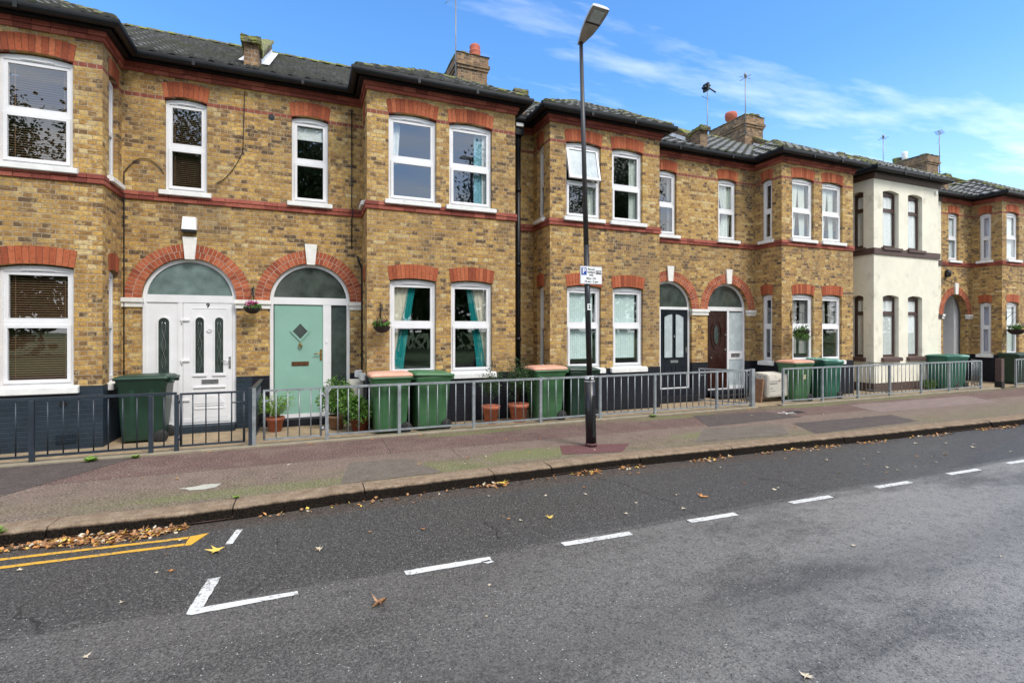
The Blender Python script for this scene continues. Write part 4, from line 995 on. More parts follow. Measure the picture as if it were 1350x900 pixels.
# painted lines
LZ = ROADZ+.004
def line(pts, mat, name='white_line'):
    # ragged outline
    P = [];
    for (x0, y0), (x1, y1) in zip(pts, pts[1:]+pts[:1]):
        L = math.hypot(x1-x0, y1-y0); n = max(1, int(L/.05))
        for k in range(n): P.append((x0+(x1-x0)*k/n+R.uniform(-.004, .004), y0+(y1-y0)*k/n+R.uniform(-.004, .004)))
    return sheet(name, P, LZ, mat, parent=road)
for a, b in ((.72, 1.445), (2.16, 2.89), (3.63, 4.24), (5.09, 5.73), (6.58, 7.23), (8.10, 8.79), (9.58, 10.25), (11.1, 11.75), (12.6, 13.25), (14.1, 14.75), (15.6, 16.25), (17.1, 17.75), (18.6, 19.25)):
    line([(a, 4.035), (b, 4.015), (b+.01, 4.095), (a, 4.115)], WLINE)
line([(-.752, 4.035), (-.07, 4.045), (-.08, 4.105), (-.70, 4.115), (-.650, 4.565), (-.745, 4.575), (-.79, 4.06)], WLINE)
line([(-.715, 5.24), (-.655, 5.24), (-.605, 5.585), (-.665, 5.585)], WLINE)
line([(-8, 5.66), (-2.45, 5.60), (-1.06, 5.515), (-1.06, 5.57), (-2.45, 5.65), (-8, 5.71)], YLINE, 'yellow_line')
line([(-8, 5.47), (-2.45, 5.41), (-1.06, 5.355), (-1.06, 5.41), (-2.45, 5.465), (-8, 5.52)], YLINE, 'yellow_line')
line([(-1.055, 5.35), (-1.00, 5.345), (-.90, 5.60), (-1.055, 5.575)], YLINE, 'yellow_line')
mb = MB(); mb.poly([(1.35, 4.03, LZ), (1.40, 3.98, LZ), (1.46, 3.99, LZ), (1.43, 4.04, LZ)]); mb.build('white_line', WLINE, road, recalc=False)

# ------------------------------------------------------------------ fences
FY = 8.88
BARM = None
def bar(parent, x, y=FY, mat=GALV, r=.0095, z0=.12, z1=.885):
    key = (mat.name, r, z0, z1)
    if key not in BARS:
        mb = MB(); mb.tube([(0, 0, z0), (0, 0, z1)], r, 8); o = mb.build('bar', mat); BARS[key] = o.data; bpy.data.objects.remove(o)
    o = bpy.data.objects.new('bar', BARS[key]); col.objects.link(o); o.parent = parent
    o.location = Vector((x, y, 0))-ORG[parent.name]; return o
BARS = {}
def fence(x0, x1, posts, label, mat, extra=(), spacing=.172, y=FY, div=None, name='metal_fence', h=.91, skip=()):
    t = thing(name, ((x0+x1)/2, y, 0), label, 'fence', 'low railings in front of the houses')
    q = MB(); q.box(x0, x1, y-.019, y+.019, h-.030, h+.008); q.build('top_rail', mat, t); q = MB(); q.box(x0, x1, y-.017, y+.017, .095, .125); q.build('bottom_rail', mat, t)
    for p in posts:
        q = MB(); q.box(p-.028, p+.028, y-.026, y+.026, .0, h-.031); bmesh.ops.bevel(q.bm, geom=q.bm.edges[:], offset=.005, segments=1, affect='EDGES'); o = q.build('post', mat, t)
    ps = sorted(set([x0]+list(posts)+[x1]))
    for a, b in zip(ps, ps[1:]):
        n = round((b-a)/spacing)
        for k in range(1, n):
            xx = a+(b-a)*k/n; bar(t, xx, y, mat)
    if div:
        ye_ = F-.92; q = MB(); q.box(div-.017, div+.017, y+.03, ye_, h-.02, h+.008); q.build('return_rail', mat, t); q = MB(); q.box(div-.015, div+.015, y+.03, ye_, .095, .12); q.build('return_rail', mat, t)
        n = 4 if div in (4.3, 15.2) else 9
        for k in range(1, n+1): bar(t, div, y+.03+k*.17, mat)
    return t
def gate(hx, hy, ang, w, label, mat, n=4, h=.90, cat='gate'):
    """gate leaf hinged at (hx, hy), opened by ang"""
    t = thing('metal_gate', (hx, hy, 0), label, cat, 'small gates in the railings')
    q = MB(); f = .018
    q.tube([(hx+.02, hy, .10), (hx+.02, hy, h-.02)], f, 8); q.tube([(hx+w, hy, .10), (hx+w, hy, h-.02)], f, 8); q.box(hx+.005, hx+w+.015, hy-.015, hy+.015, h-.03, h); q.box(hx+.005, hx+w+.015, hy-.014, hy+.014, .09, .118); q.build('frame', mat, t)
    for k in range(1, n+1): bar(t, hx+w*k/(n+1), hy, mat, z1=h-.03)
    q = MB(); q.box(hx+w-.06, hx+w+.03, hy-.03, hy-.015, .70, .74); q.tube([(hx+w-.16, hy-.03, .725), (hx+w-.02, hy-.03, .725)], .011, 6); q.build('latch', mat, t)
    for z in (.22, .78):
        q = MB(); q.tube([(hx-.01, hy, z-.03), (hx-.01, hy, z+.03)], .024, 8); q.build('hinge', mat, t)
    t.rotation_euler = (0, 0, ang); return t
fence(-6.3, -1.85, (-6.29, -4.92, -3.546, -2.174, -1.85), 'navy painted railing in front of the slate-blue plinth of house 9', NAVY, spacing=.166)
gate(-1.815, FY, 0, .865, 'closed navy gate before the white front door', NAVY)
t = thing('metal_fence', (-.83, 9.7, 0), 'thick end post and return rail between the white and green front doors', 'fence', 'low railings in front of the houses')
q = MB(); q.box(-.885, -.835, FY-.03, FY+.03, 0, .935); q.build('post', NAVY, t); q = MB(); q.box(-.833, -.783, FY-.03, FY+.03, 0, .93); q.build('post', GALV, t)
q = MB(); q.box(-.86, -.80, FY+.03, F-.02, .90, .935); q.box(-.855, -.82, FY+.03, F-.02, .09, .12); q.build('rail', NAVY, t)
for k in range(1, 10): bar(t, -.84, FY+k*.17, NAVY)
g2 = gate(.20, FY, PI, .865, 'closed grey gate before the sage green front door', GALV)
fence(.248, 4.19, (.276, 1.469, 2.84), 'grey railing in front of the bay with teal-edged curtains', GALV, div=4.3)
fence(4.19, 9.735, (4.217, 5.578, 6.964, 8.708), 'grey railing behind the lamp post, from the terracotta pots to the brown door', GALV)
t = thing('fence_post', (9.79, FY, 0), 'stout weathered grey gate post at the left side of the gap in the railings', 'post'); q = MB(); q.box(9.75, 9.85, FY-.05, FY+.05, 0, .93); bmesh.ops.bevel(q.bm, geom=q.bm.edges[:], offset=.006, segments=1, affect='EDGES'); q.build('shaft', GALV, t); q = MB(); q.box(9.85, 9.89, FY-.03, FY+.03, .62, .74); q.build('latch_plate', BLACKM, t)
gate(9.74, FY+.07, math.radians(124), 1.12, 'grey gate standing open inward in front of the dark brown door', GALV, 7)
fence(10.80, 19.38, (10.828, 12.224, 13.603, 14.934, 16.332, 17.689, 19.352), 'long grey railing in front of the cream rendered house and its left neighbour', GALV, div=15.2)
gate(19.44, FY+.04, math.radians(38), .95, 'grey gate standing open beside the dark square gate pillar', GALV, 5)
t = thing('gate_pillar', (20.40, FY, 0), 'dark square wooden gate pillar with black foot, far right', 'post'); q = MB(); q.box(20.32, 20.48, FY-.08, FY+.08, .22, .95); q.build('shaft', BROWNP, t); q = MB(); q.box(20.31, 20.49, FY-.09, FY+.09, 0, .215); q.build('foot', BLACKM, t)
fence(21.31, 30.0, (21.338, 22.72, 24.1, 25.5, 26.9, 28.3), 'grey railing at the far right edge, in front of two dark green bins', GALV)

# ------------------------------------------------------------------ wheelie bins
def wheelie_bin(x, y, label, body=BINGREEN, lid=None, ang=0, kind='green', open_=0.0, s=1.0):
    """x, y = centre of the foot; handle and wheels at local +X"""
    t = thing('wheelie_bin', (x, y, .012), label, 'wheelie bin', 'wheelie bins behind the railings')
    O = Vector((x, y, .012)); ox, oy, oz = O
    q = MB(); q.loft([(oz+.03, ox-.02, oy, .25, .215, .05), (oz+.06, ox-.02, oy, .262, .225, .05), (oz+.25, ox-.015, oy, .280, .236, .05), (oz+.88, ox-.005, oy, .325, .268, .05), (oz+.90, ox-.005, oy, .338, .280, .05), (oz+.97, ox-.005, oy, .342, .284, .05), (oz+.985, ox-.005, oy, .350, .292, .05)])
    for dx in (-.13, .13): q.hexa([(ox+dx-.028, oy-.20, oz+.14), (ox+dx+.028, oy-.20, oz+.14), (ox+dx+.036, oy-.20, oz+.84), (ox+dx-.036, oy-.20, oz+.84)], [(ox+dx-.024, oy-.2335, oz+.14), (ox+dx+.024, oy-.2335, oz+.14), (ox+dx+.030, oy-.2675, oz+.84), (ox+dx-.030, oy-.2675, oz+.84)])
    q.build('body', body, t)
    q = MB(); q.loft([(oz+.988, ox-.01, oy, .370, .300, .05), (oz+1.02, ox-.01, oy, .375, .305, .06), (oz+1.045, ox-.005, oy, .345, .275, .06), (oz+1.062, ox+.005, oy, .27, .20, .08)]); l = q.build('lid', lid or body, t)
    if lid and lid is not body: 
        q = MB(); q.loft([(oz+.955, ox-.005, oy, .362, .300, .05), (oz+.99, ox-.005, oy, .366, .303, .05)]); q.build('rim', body, t)
    q = MB(); q.tube([(ox+.345, oy-.22, oz+.985), (ox+.395, oy-.22, oz+1.0), (ox+.395, oy+.22, oz+1.0), (ox+.345, oy+.22, oz+.985)], .018, 8)
    for dy in (-.20, .20): q.box(ox+.34, ox+.40, oy+dy-.03, oy+dy+.03, oz+.93, oz+1.02)
    q.build('handle', body, t)
    for sy in (-1, 1):
        q = MB(); yy = oy+sy*.235
        vs = []
        for r, dy in ((.02, -.028), (.085, -.028), (.10, -.018), (.10, .018), (.085, .028), (.02, .028)):
            vs.append([q.bm.verts.new((ox+.245+r*math.cos(2*PI*k/18), yy+dy, oz+.09+r*math.sin(2*PI*k/18))) for k in range(18)])
        for a, b in zip(vs, vs[1:]):
            for k in range(18): f = q.bm.faces.new([a[k], a[(k+1) % 18], b[(k+1) % 18], b[k]]); f.smooth = True
        q.bm.faces.new(vs[0]); q.bm.faces.new(vs[-1][::-1]); q.build('wheel', RUBBER, t)
    if kind == 'sticker':
        q = MB(); q.hexa([(ox-.05, oy-.272, oz+.58), (ox+.03, oy-.272, oz+.58), (ox+.03, oy-.283, oz+.70), (ox-.05, oy-.283, oz+.70)], [(ox-.05, oy-.276, oz+.58), (ox+.03, oy-.276, oz+.58), (ox+.03, oy-.287, oz+.70), (ox-.05, oy-.287, oz+.70)]); q.build('sticker', PALEY, t)
    if open_:
        hv = Vector((.36, 0, .99)); l.data.transform(Matrix.Translation(hv) @ Matrix.Rotation(math.radians(open_), 4, 'Y') @ Matrix.Rotation(math.radians(open_*.6), 4, 'X') @ Matrix.Translation(-hv))
    t.rotation_euler = (0, 0, ang); t.scale = (s, s, s); return t
PALEY = paint('pale_yellow_label', (.62, .58, .32), .6)
SILVERLID = paint('wet_teal_lid', (.10, .26, .20), .25, .4, 5, dirt=((.45, .52, .5), 5, .52, .8))
wheelie_bin(-2.52, 10.06, 'dark green wheelie bin between the slate-blue plinth and the white front door', BINDARK, s=1.04)
wheelie_bin(1.37, 9.27, 'mid-green bin with faded orange lid, first of the pair beside the green-door plants', BINGREEN, LIDPINK, s=1.02)
wheelie_bin(2.11, 9.29, 'all mid-green bin with green lid, next to the orange-lidded one below the teal curtains', BINGREEN, ang=math.radians(4), s=1.0, open_=2.5)
wheelie_bin(4.56, 9.36, 'mid-green bin with faded orange lid, left of the lamp post', BINGREEN, LIDPINK, s=1.04)
wheelie_bin(5.36, 9.38, 'very dark green bin half hidden by the lamp post', BINDARK, s=.99, ang=math.radians(-4), open_=1.5)
wheelie_bin(11.83, 9.34, 'green bin with orange lid and a small yellow sticker', BINGREEN, LIDPINK, kind='sticker')
wheelie_bin(13.02, 9.38, 'teal-green bin with wet shiny lid, right of the stickered bin', BINTEAL, SILVERLID, s=1.0, open_=3, ang=math.radians(-3))
wheelie_bin(18.45, 9.42, 'green bin at the right edge of the cream house', BINTEAL, s=1.02)
wheelie_bin(19.32, 9.60, 'green bin just left of the far open gate, below the arched porch', BINTEAL, SILVERLID, s=1.0)
wheelie_bin(22.50, 9.42, 'dark green bin with white notice, right of the far gate opening', BINDARK, s=1.0)
wheelie_bin(23.35, 9.42, 'dark green bin at the very right edge of the photo', BINDARK, s=1.0)

# ------------------------------------------------------------------ meter cabinets
def cabinet(x, y, z, w, d, h, label, mat, marks=False):
    t = thing('meter_cabinet', (x, y, z), label, 'meter box')
    q = MB(); q.hexa([(x-w/2, y-d/2, z), (x+w/2, y-d/2, z), (x+w/2, y+d/2, z), (x-w/2, y+d/2, z)], [(x-w/2, y-d/2, z+h-.04), (x+w/2, y-d/2, z+h-.04), (x+w/2, y+d/2, z+h), (x-w/2, y+d/2, z+h)])
    bmesh.ops.bevel(q.bm, geom=q.bm.edges[:], offset=.02, segments=2, affect='EDGES'); q.build('box', mat, t)
    q = MB(); q.box(x-w/2+.04, x+w/2-.04, y-d/2-.012, y-d/2-.002, z+.05, z+h-.10); bmesh.ops.bevel(q.bm, geom=q.bm.edges[:], offset=.005, segments=1, affect='EDGES'); q.build('lid', mat, t)
    if marks:
        q = MB()
        for a, b, c, dd in ((.06, .40, .40, .012), (.06, .32, .34, .02), (.08, .16, .22, .015), (.08, .25, .15, .010)): q.box(x-w/2+a, x-w/2+b, y-d/2-.0145, y-d/2-.0125, z+c, z+c+dd)
        q.build('scratch_marks', INK, t)
    return t
cabinet(.86, 10.36, .22, .30, .28, .66, 'white meter box against the wall right of the green door, behind the leafy plants', METER)
cabinet(11.15, 9.50, .14, .72, .42, .62, 'dirty white meter cabinet in the gap in the railings', METER, True)
t = thing('wooden_board', (10.72, 9.62, 0), 'weathered brown board leaning beside the meter cabinet', 'board'); q = MB(); q.hexa([(10.62, 9.35, .012), (10.66, 9.35, .012), (10.66, 9.75, .012), (10.62, 9.75, .012)], [(10.70, 9.35, .60), (10.74, 9.35, .60), (10.74, 9.75, .60), (10.70, 9.75, .60)]); q.build('plank', GREENW, t)

# ------------------------------------------------------------------ foliage
def leaf_quad(mb, c, d, up, L, W):
    """bent leaf: base, two sides, tip"""
    d = d.normalized(); s = d.cross(up)
    if s.length < .01: s = Vector((1, 0, 0))
    s.normalize(); n = s.cross(d).normalized()
    a = c; m = c+d*L*.5+n*L*.08; e = c+d*L-n*L*.05
    v = [mb.bm.verts.new(p) for p in (a, m+s*W*.5, e, m-s*W*.5)]; f = mb.bm.faces.new(v)
def rdir(): 
    v = Vector((R.gauss(0, 1), R.gauss(0, 1), R.gauss(0, 1))); return v.normalized()
def cluster(mb, c, rad, n, L, W, droop=.2, lumps=7):
    c = Vector(c); cs = [(c+Vector((rad[0]*u.x, rad[1]*u.y, rad[2]*u.z))*.62, R.uniform(.30, .6)) for u in [rdir()*R.uniform(.35, 1) for _ in range(lumps)]]
    for _ in range(n):
        b, s = R.choice(cs); o = rdir()*R.random()**.4
        p = b+Vector((o.x*rad[0], o.y*rad[1], o.z*rad[2]))*s
        leaf_quad(mb, p, (o+rdir()*.7+Vector((0, 0, -droop))), rdir(), L*R.uniform(.6, 1.2), W*R.uniform(.6, 1.2))
def pot_mesh(mb, x, y, z, r, h): mb.lathe(x, y, [(r*.68, z), (r*.93, z+h*.80), (r*1.06, z+h*.80), (r*1.08, z+h), (r*.95, z+h), (r*.92, z+h*.9), (.001, z+h*.88)], 24)
def stems(mb, c, n, h, spread, r=.006):
    for _ in range(n):
        a = R.uniform(0, 2*PI); s = R.random()*spread; mb.tube([c, (c[0]+math.cos(a)*s*.4, c[1]+math.sin(a)*s*.4, c[2]+h*.5), (c[0]+math.cos(a)*s, c[1]+math.sin(a)*s, c[2]+h)], [r, r*.8, r*.4], 5)
def potted(x, y, r, h, label, rad, cz, n, L, W, lf, cat='potted plant', pm=TERRA, stem=True, name='potted_plant', lumps=8):
    t = thing(name, (x, y, .012), label, cat)
    q = MB(); pot_mesh(q, x, y, .012, r, h); q.build('pot', pm, t)
    if stem: q = MB(); stems(q, (x, y, h), 7, cz-h+rad[2]*.5, rad[0]*.8); q.build('stems', BARK, t)
    q = MB(); cluster(q, (x, y, cz), rad, n, L, W, lumps=lumps); q.build('leaves', lf, t, recalc=False); return t
potted(3.34, 9.33, .175, .35, 'rounder shrub in a terracotta pot, left of the pair behind the railing', (.30, .26, .42), .82, 700, .05, .022, LF_D)
potted(3.92, 9.30, .20, .36, 'bushier dark shrub in a wide terracotta pot, right of the pair behind the railing', (.38, .30, .50), .90, 1500, .05, .020, LF_D, lumps=12)
# fern
t = thing('potted_fern', (-.57, 10.05, .012), 'bright green fern in a clay pot left of the green door', 'potted plant'); q = MB(); pot_mesh(q, -.57, 10.05, .012, .15, .26); q.build('pot', TERRA, t)
q = MB()
for k in range(80):
    a = R.uniform(0, 2*PI); L = R.uniform(.28, .56); hh = R.uniform(.12, .42); base = Vector((-.57, 10.05, .24)); dx, dy = math.cos(a), math.sin(a)
    P = [base+Vector((dx*L*s, dy*L*s, hh*math.sin(s*PI*.72)*1.1)) for s in [i/9 for i in range(10)]]
    for i in range(1, 10):
        tdir = (P[i]-P[i-1]).normalized(); sd = Vector((-dy, dx, 0)); w = .075*math.sin(PI*min(1, i/10+.12))
        for sg in (-1, 1):
            leaf_quad(q, P[i], sd*sg+tdir*.5, Vector((0, 0, 1)), w, .022)
q.build('fronds', LF_Y, t, recalc=False)
potted(.48, 9.85, .16, .26, 'leafy plant in a brown pot, nearest the green door side light', (.42, .32, .36), .58, 2300, .062, .036, LF_G, pm=GREENW)
potted(.86, 9.50, .18, .26, 'spreading leafy plant in a dark red pot beside the orange-lidded bin', (.46, .34, .34), .44, 2700, .062, .038, LF_G, pm=paint('dark_red_pot', (.16, .035, .02), .5))
t = thing('shrub', (17.7, 9.75, 0), 'low green shrub at the foot of the cream rendered bay', 'shrub'); q = MB(); cluster(q, (17.75, 9.45, .22), (.40, .16, .22), 700, .06, .03); q.build('leaves', LF_G, t, recalc=False); q = MB(); stems(q, (17.7, 9.5, 0), 6, .3, .3); q.build('stems', BARK, t)
def weed(x, y, label, r=.10, n=60, z=0):
    t = thing('weed', (x, y, z), label, 'weed', 'weeds growing along the fence line'); q = MB()
    for _ in range(n):
        a = R.uniform(0, 2*PI); leaf_quad(q, Vector((x, y, z+.01)), Vector((math.cos(a), math.sin(a), R.uniform(.15, .9))), Vector((0, 0, 1)), R.uniform(.5, 1)*r*1.3, .025)
    q.build('leaves', LF_Y, t, recalc=False)
weed(-2.85, 8.74, 'larger bright green weed at the foot of the navy railing'); weed(-2.33, 8.74, 'smaller weed at the foot of the navy railing', .07, 40); weed(6.80, 8.74, 'small weed by the railing before the black door', .08, 45)
weed(-2.66, 5.98, 'weed tuft growing over the kerb joint at the left edge', .09, 60, -.02); weed(-.74, 6.22, 'tiny green weed in the kerb joint below the pale patch', .04, 25)

def basket(x, y, z, label, r, flowers, wall, n=350, green=LF_G, spread=1.0, hang=0.0):
    """half-round hanging basket on a wall bracket; wall = wall plane y"""
    t = thing('hanging_basket', (x, y, z), label, 'hanging basket', 'hanging baskets on the house fronts')
    q = MB(); q.lathe(x, y, [(.001, z-r*.75), (r*.5, z-r*.66), (r*.85, z-r*.35), (r, z)], 20, cap=False); q.lathe(x, y, [(.001, z-.02), (r*.98, z-.015)], 20, cap=False); q.build('basket', COCO, t)
    q = MB(); top = z+r*2.1
    q.tube([(x, wall-.01, top-.20), (x, wall-.01, top+.12)], .011, 6); q.tube([(x, wall-.01, top+.08), (x, y-.05, top+.06), (x, y-.06, top)], .009, 6); q.tube([(x, wall-.01, top-.15), (x, y+(wall-y)*.3, top+.06)], .007, 6); q.build('bracket', BLACKM, t)
    q = MB()
    for k in range(3): a = k*2.1+.4; q.tube([(x+r*.95*math.cos(a), y+r*.95*math.sin(a), z), (x, y-.02, top)], .004, 5)
    q.build('chain', BLACKM, t)
    q = MB(); cluster(q, (x, y, z+r*.25-hang), (r*1.25*spread, r*1.2, r*.55+hang), n, .05, .028, .5); q.build('leaves', green, t, recalc=False)
    if flowers: q = MB(); cluster(q, (x-.02, y-.03, z+r*.62), (r*.75, r*.6, r*.30), 120, .035, .03); q.build('flowers', flowers, t, recalc=False)
    return t
basket(-.975, 10.36, 2.26, 'small hanging basket of pink flowers between the white and green doors', .145, PETAL, F, 300)
basket(1.255, 9.50, 1.92, 'green hanging basket with pink blooms on the bay corner left of the teal-curtained window', .160, PETAL, B, 900)
basket(12.15, 9.40, 1.84, 'straggly trailing hanging basket in front of the grey-curtained window', .20, None, B, 1100, LF_G, 1.35, .14)
basket(22.75, 9.45, 1.88, 'hanging basket of white flowers on the far right bay', .25, PETW, B, 800)

# ------------------------------------------------------------------ lamp post
lx, ly = 4.172, 6.90
t = thing('lamp_post', (lx, ly, 0), 'tall slightly leaning black lamp post with grey angled head at the kerbside', 'lamp post')
top = Vector((3.985, ly, 6.42)); foot = Vector((lx, ly, 0))
def on(z): return foot.lerp(top, z/6.42)
q = MB(); q.tube([foot, on(1.06)], .084, 20); q.tube([on(1.06), on(1.14)], [.084, .058], 20); q.tube([on(1.14), on(3.2)], [.046, .042], 16); q.build('column', BLACKM, t); q = MB(); q.tube([on(3.2), top], [.042, .030], 16); q.build('upper_column', POLEGREY, t)
q = MB(); q.tube([on(.02), on(.06)], .092, 20); q.build('base_collar', P_RED, t)
q = MB(); q.box(lx-.030, lx+.030, ly-.090, ly-.083, .16, .82); q.build('service_door', BLACKM, t)
# head: tapering shell, wide flat end towards the road, tilted up
hd = Vector((.02, -.86, .34)).normalized(); hs = Vector((1, .03, .0)).normalized(); hn = hs.cross(hd).normalized()
if hn.z < 0: hn = -hn
def hp(a, s, n): return top+hd*a+hs*s+hn*n
sec = [(-.06, .035, .02, -.02), (.02, .055, .05, -.035), (.17, .105, .070, -.045), (.36, .138, .070, -.045), (.53, .148, .050, -.040), (.60, .143, .028, -.035)]
q = MB(); rings = []
for a, w, u, l in sec: rings.append([q.bm.verts.new(hp(a, s*w, n)) for s, n in ((-1, l), (-1.0, l*.2), (-.8, u*.7), (-.35, u), (.35, u), (.8, u*.7), (1.0, l*.2), (1, l))])
for a, b in zip(rings, rings[1:]):
    for k in range(7): f = q.bm.faces.new([a[k], a[k+1], b[k+1], b[k]]); f.smooth = True
q.bm.faces.new(rings[0]); q.bm.faces.new(rings[-1][::-1])
q.build('lamp_housing', LAMPGREY, t)
q = MB(); us = [(a, w*.96, l) for a, w, u, l in sec]
for (a, w, l), (b, w2, l2) in zip(us, us[1:]): q.poly([hp(a, -w, l+.004), hp(a, w, l+.004), hp(b, w2, l2+.004), hp(b, -w2, l2+.004)])
q.build('underside', LAMPUND, t, recalc=False)
q = MB(); q.hexa([hp(.37, -.09, -.052), hp(.37, .09, -.052), hp(.55, .095, -.048), hp(.55, -.095, -.048)], [hp(.37, -.09, -.040), hp(.37, .09, -.040), hp(.55, .095, -.038), hp(.55, -.095, -.038)]); q.build('lens', FROST, t)
q = MB(); q.hexa([hp(.335, -.125, -.052), hp(.335, .125, -.052), hp(.35, .125, -.052), hp(.35, -.125, -.052)], [hp(.335, -.125, -.036), hp(.335, .125, -.036), hp(.35, .125, -.036), hp(.35, -.125, -.036)]); q.build('seam', BLACKM, t)
# sign plate
sx, sy, sz = 4.135, ly-.062, 2.72; fS = Fr('front', sy)
s = thing('parking_sign', (sx, sy, sz), 'white permit parking sign with blue P fixed to the lamp post', 'sign')
q = MB(); q.fbox(fS, sx-.20, sx+.20, sz-.142, sz+.142, 0, .006); q.build('plate', SIGNW, s)
q = MB(); q.ring(fS, [(sx-.198, sz-.140), (sx+.198, sz-.140), (sx+.198, sz+.140), (sx-.198, sz+.140)], [(sx-.194, sz-.136), (sx+.194, sz-.136), (sx+.194, sz+.136), (sx-.194, sz+.136)], -.0012, .001); q.build('border', INK, s)
q = MB(); q.fbox(fS, sx-.180, sx-.085, sz, sz+.115, -.0015, 0); q.build('blue_square', INKBLUE, s)
text_mesh('P', .115, fS, sx-.132, sz+.058, -.002, 'letter', SIGNW, s, bold=.003)
q = MB(); q.fbox(fS, sx+.083, sx+.185, sz+.018, sz+.075, -.0015, 0); q.build('black_panel', INK, s)
text_mesh('CTN', .048, fS, sx+.134, sz+.046, -.002, 'lettering', SIGNW, s, bold=.001)
for w_, zz in (('Permit', .092), ('holders', .047), ('only', .004), ('Mon - Fri', -.052), ('10 am - 2 pm', -.102)): text_mesh(w_, .046, fS, sx+(.0 if zz > 0 else -.0), sz+zz, -.001, 'lettering', INK, s, bold=.0006)
q = MB(); q.tube([(sx-.05, sy+.012, sz+.07), (sx+.05, sy+.012, sz+.07)], .008, 6); q.box(sx-.055, sx+.055, sy+.004, sy+.014, sz-.08, sz-.06); q.box(sx-.055, sx+.055, sy+.004, sy+.014, sz+.06, sz+.08); q.build('clip', GALV, s)
s = thing('number_tag', (on(2.22).x, ly-.05, 2.22), 'small white tag with the digit 2 on the lamp post below the sign', 'tag'); fS = Fr('front', ly-.052)
q = MB(); q.fbox(fS, on(2.22).x-.033, on(2.22).x+.033, 2.17, 2.27, 0, .008); q.build('plate', SIGNW, s); text_mesh('2', .075, fS, on(2.22).x, 2.22, -.001, 'digit', INK, s, bold=.003)
s = thing('reflective_band', (on(1.10).x, ly, 1.10), 'pale sticker band with dark number 40 where the lamp post thickens', 'tag'); fS = Fr('front', ly-.087)
q = MB(); q.tube([on(1.04), on(1.13)], [.0862, .0665], 24, cap=False); q.build('band', LEAD, s)
q = MB(); q.fbox(fS, on(1.1).x-.048, on(1.1).x+.048, 1.055, 1.115, 0, .012); q.build('plate', INK, s); text_mesh('40', .055, fS, on(1.1).x, 1.085, -.001, 'number', SIGNW, s, bold=.001)

# ------------------------------------------------------------------ fallen leaves
def maple(size, curl, seed):
    r = random.Random(seed); mb = MB(); pts = []
    n = 5; 
    for k in range(n*2+1):
        a = math.radians(-20+220*k/(n*2)); rad = size*(1.0 if k % 2 == 1 else .42)*r.uniform(.8, 1.15)*(1.15 if k == 5 else 1)
        pts.append((rad*math.cos(a), rad*math.sin(a)))
    pts += [(-.10*size, -.35*size), (.0, -.9*size), (.10*size, -.35*size)]
    c = mb.bm.verts.new((0, 0, .004)); vs = [mb.bm.verts.new((x, y, .004+curl*size*((x/size)**2)*.8+r.uniform(0, curl*size*.5))) for x, y in pts]
    for a, b in zip(vs, vs[1:]+vs[:1]): mb.bm.faces.new([c, a, b])
    return mb
LEAFM = []
for k in range(6):
    for m in (DL_O, DL_B, DL_Y, DL_P):
        o = maple(.05, R.uniform(.25, .7), k*7+3).build('fallen_leaf', m, None, recalc=False); LEAFM.append((o.data, m)); bpy.data.objects.remove(o)
def put_leaf(x, y, z, s, label, mat=None, grp=None):
    c = [d for d, m in LEAFM if mat is None or m is mat]; o = bpy.data.objects.new('fallen_leaf', R.choice(c)); col.objects.link(o)
    o.location = (x, y, z); o.rotation_euler = (R.uniform(-.15, .15), R.uniform(-.15, .15), R.uniform(0, 6.28)); o.scale = (s, s, s*R.uniform(.8, 1.3)); return tag(o, label, 'leaf', grp)
zr = ROADZ+.004
put_leaf(.472, 3.675, zr, 1.5, 'brown-orange maple leaf alone on the road below the nearest white dashes', DL_B); put_leaf(-.766, 5.107, zr, 1.7, 'large yellow-orange leaf between the L-shaped mark and the kerb', DL_Y)
put_leaf(4.306, 4.615, zr, 1.6, 'reddish curled leaf on the road beyond the dashed line, centre right', DL_O); put_leaf(2.613, 1.993, zr, .9, 'pale brown leaf at the bottom edge of the photo', DL_P)
put_leaf(2.26, 5.90, zr+.02, 1.9, 'large bright yellow leaf standing in the gutter near the middle of the kerb', DL_Y); put_leaf(2.339, 4.695, zr, 1.0, 'small clear yellow leaf in the dark parking lane', DL_Y)
for _ in range(60):
    x = R.uniform(-2.6, 11); y = R.uniform(4.3, 5.75)
    put_leaf(x, y, zr, R.uniform(.35, .85), 'small dry leaf lying loose in the dark parking lane', R.choice([DL_O, DL_B, DL_P, DL_P]), 'small dry leaves scattered in the parking lane')
for _ in range(6): put_leaf(R.uniform(-1.5, 6), R.uniform(2.2, 3.8), zr, R.uniform(.3, .6), 'tiny dry leaf on the open carriageway this side of the dashed line', DL_P, 'tiny leaves on the carriageway')
for _ in range(30): x = R.uniform(-3.5, 12); put_leaf(x, R.uniform(6.4, 8.6), .004, R.uniform(.3, .75), 'small dry leaf lying on the red tarmac pavement', R.choice([DL_O, DL_B, DL_P]), 'small dry leaves scattered on the pavement')
for _ in range(14): x = R.uniform(-1.6, 9.6); put_leaf(x, R.uniform(8.66, 8.78), .006, R.uniform(.4, .9), 'dry leaf caught at the foot of the railing ledge', DL_O, 'dry leaves along the railing ledge')
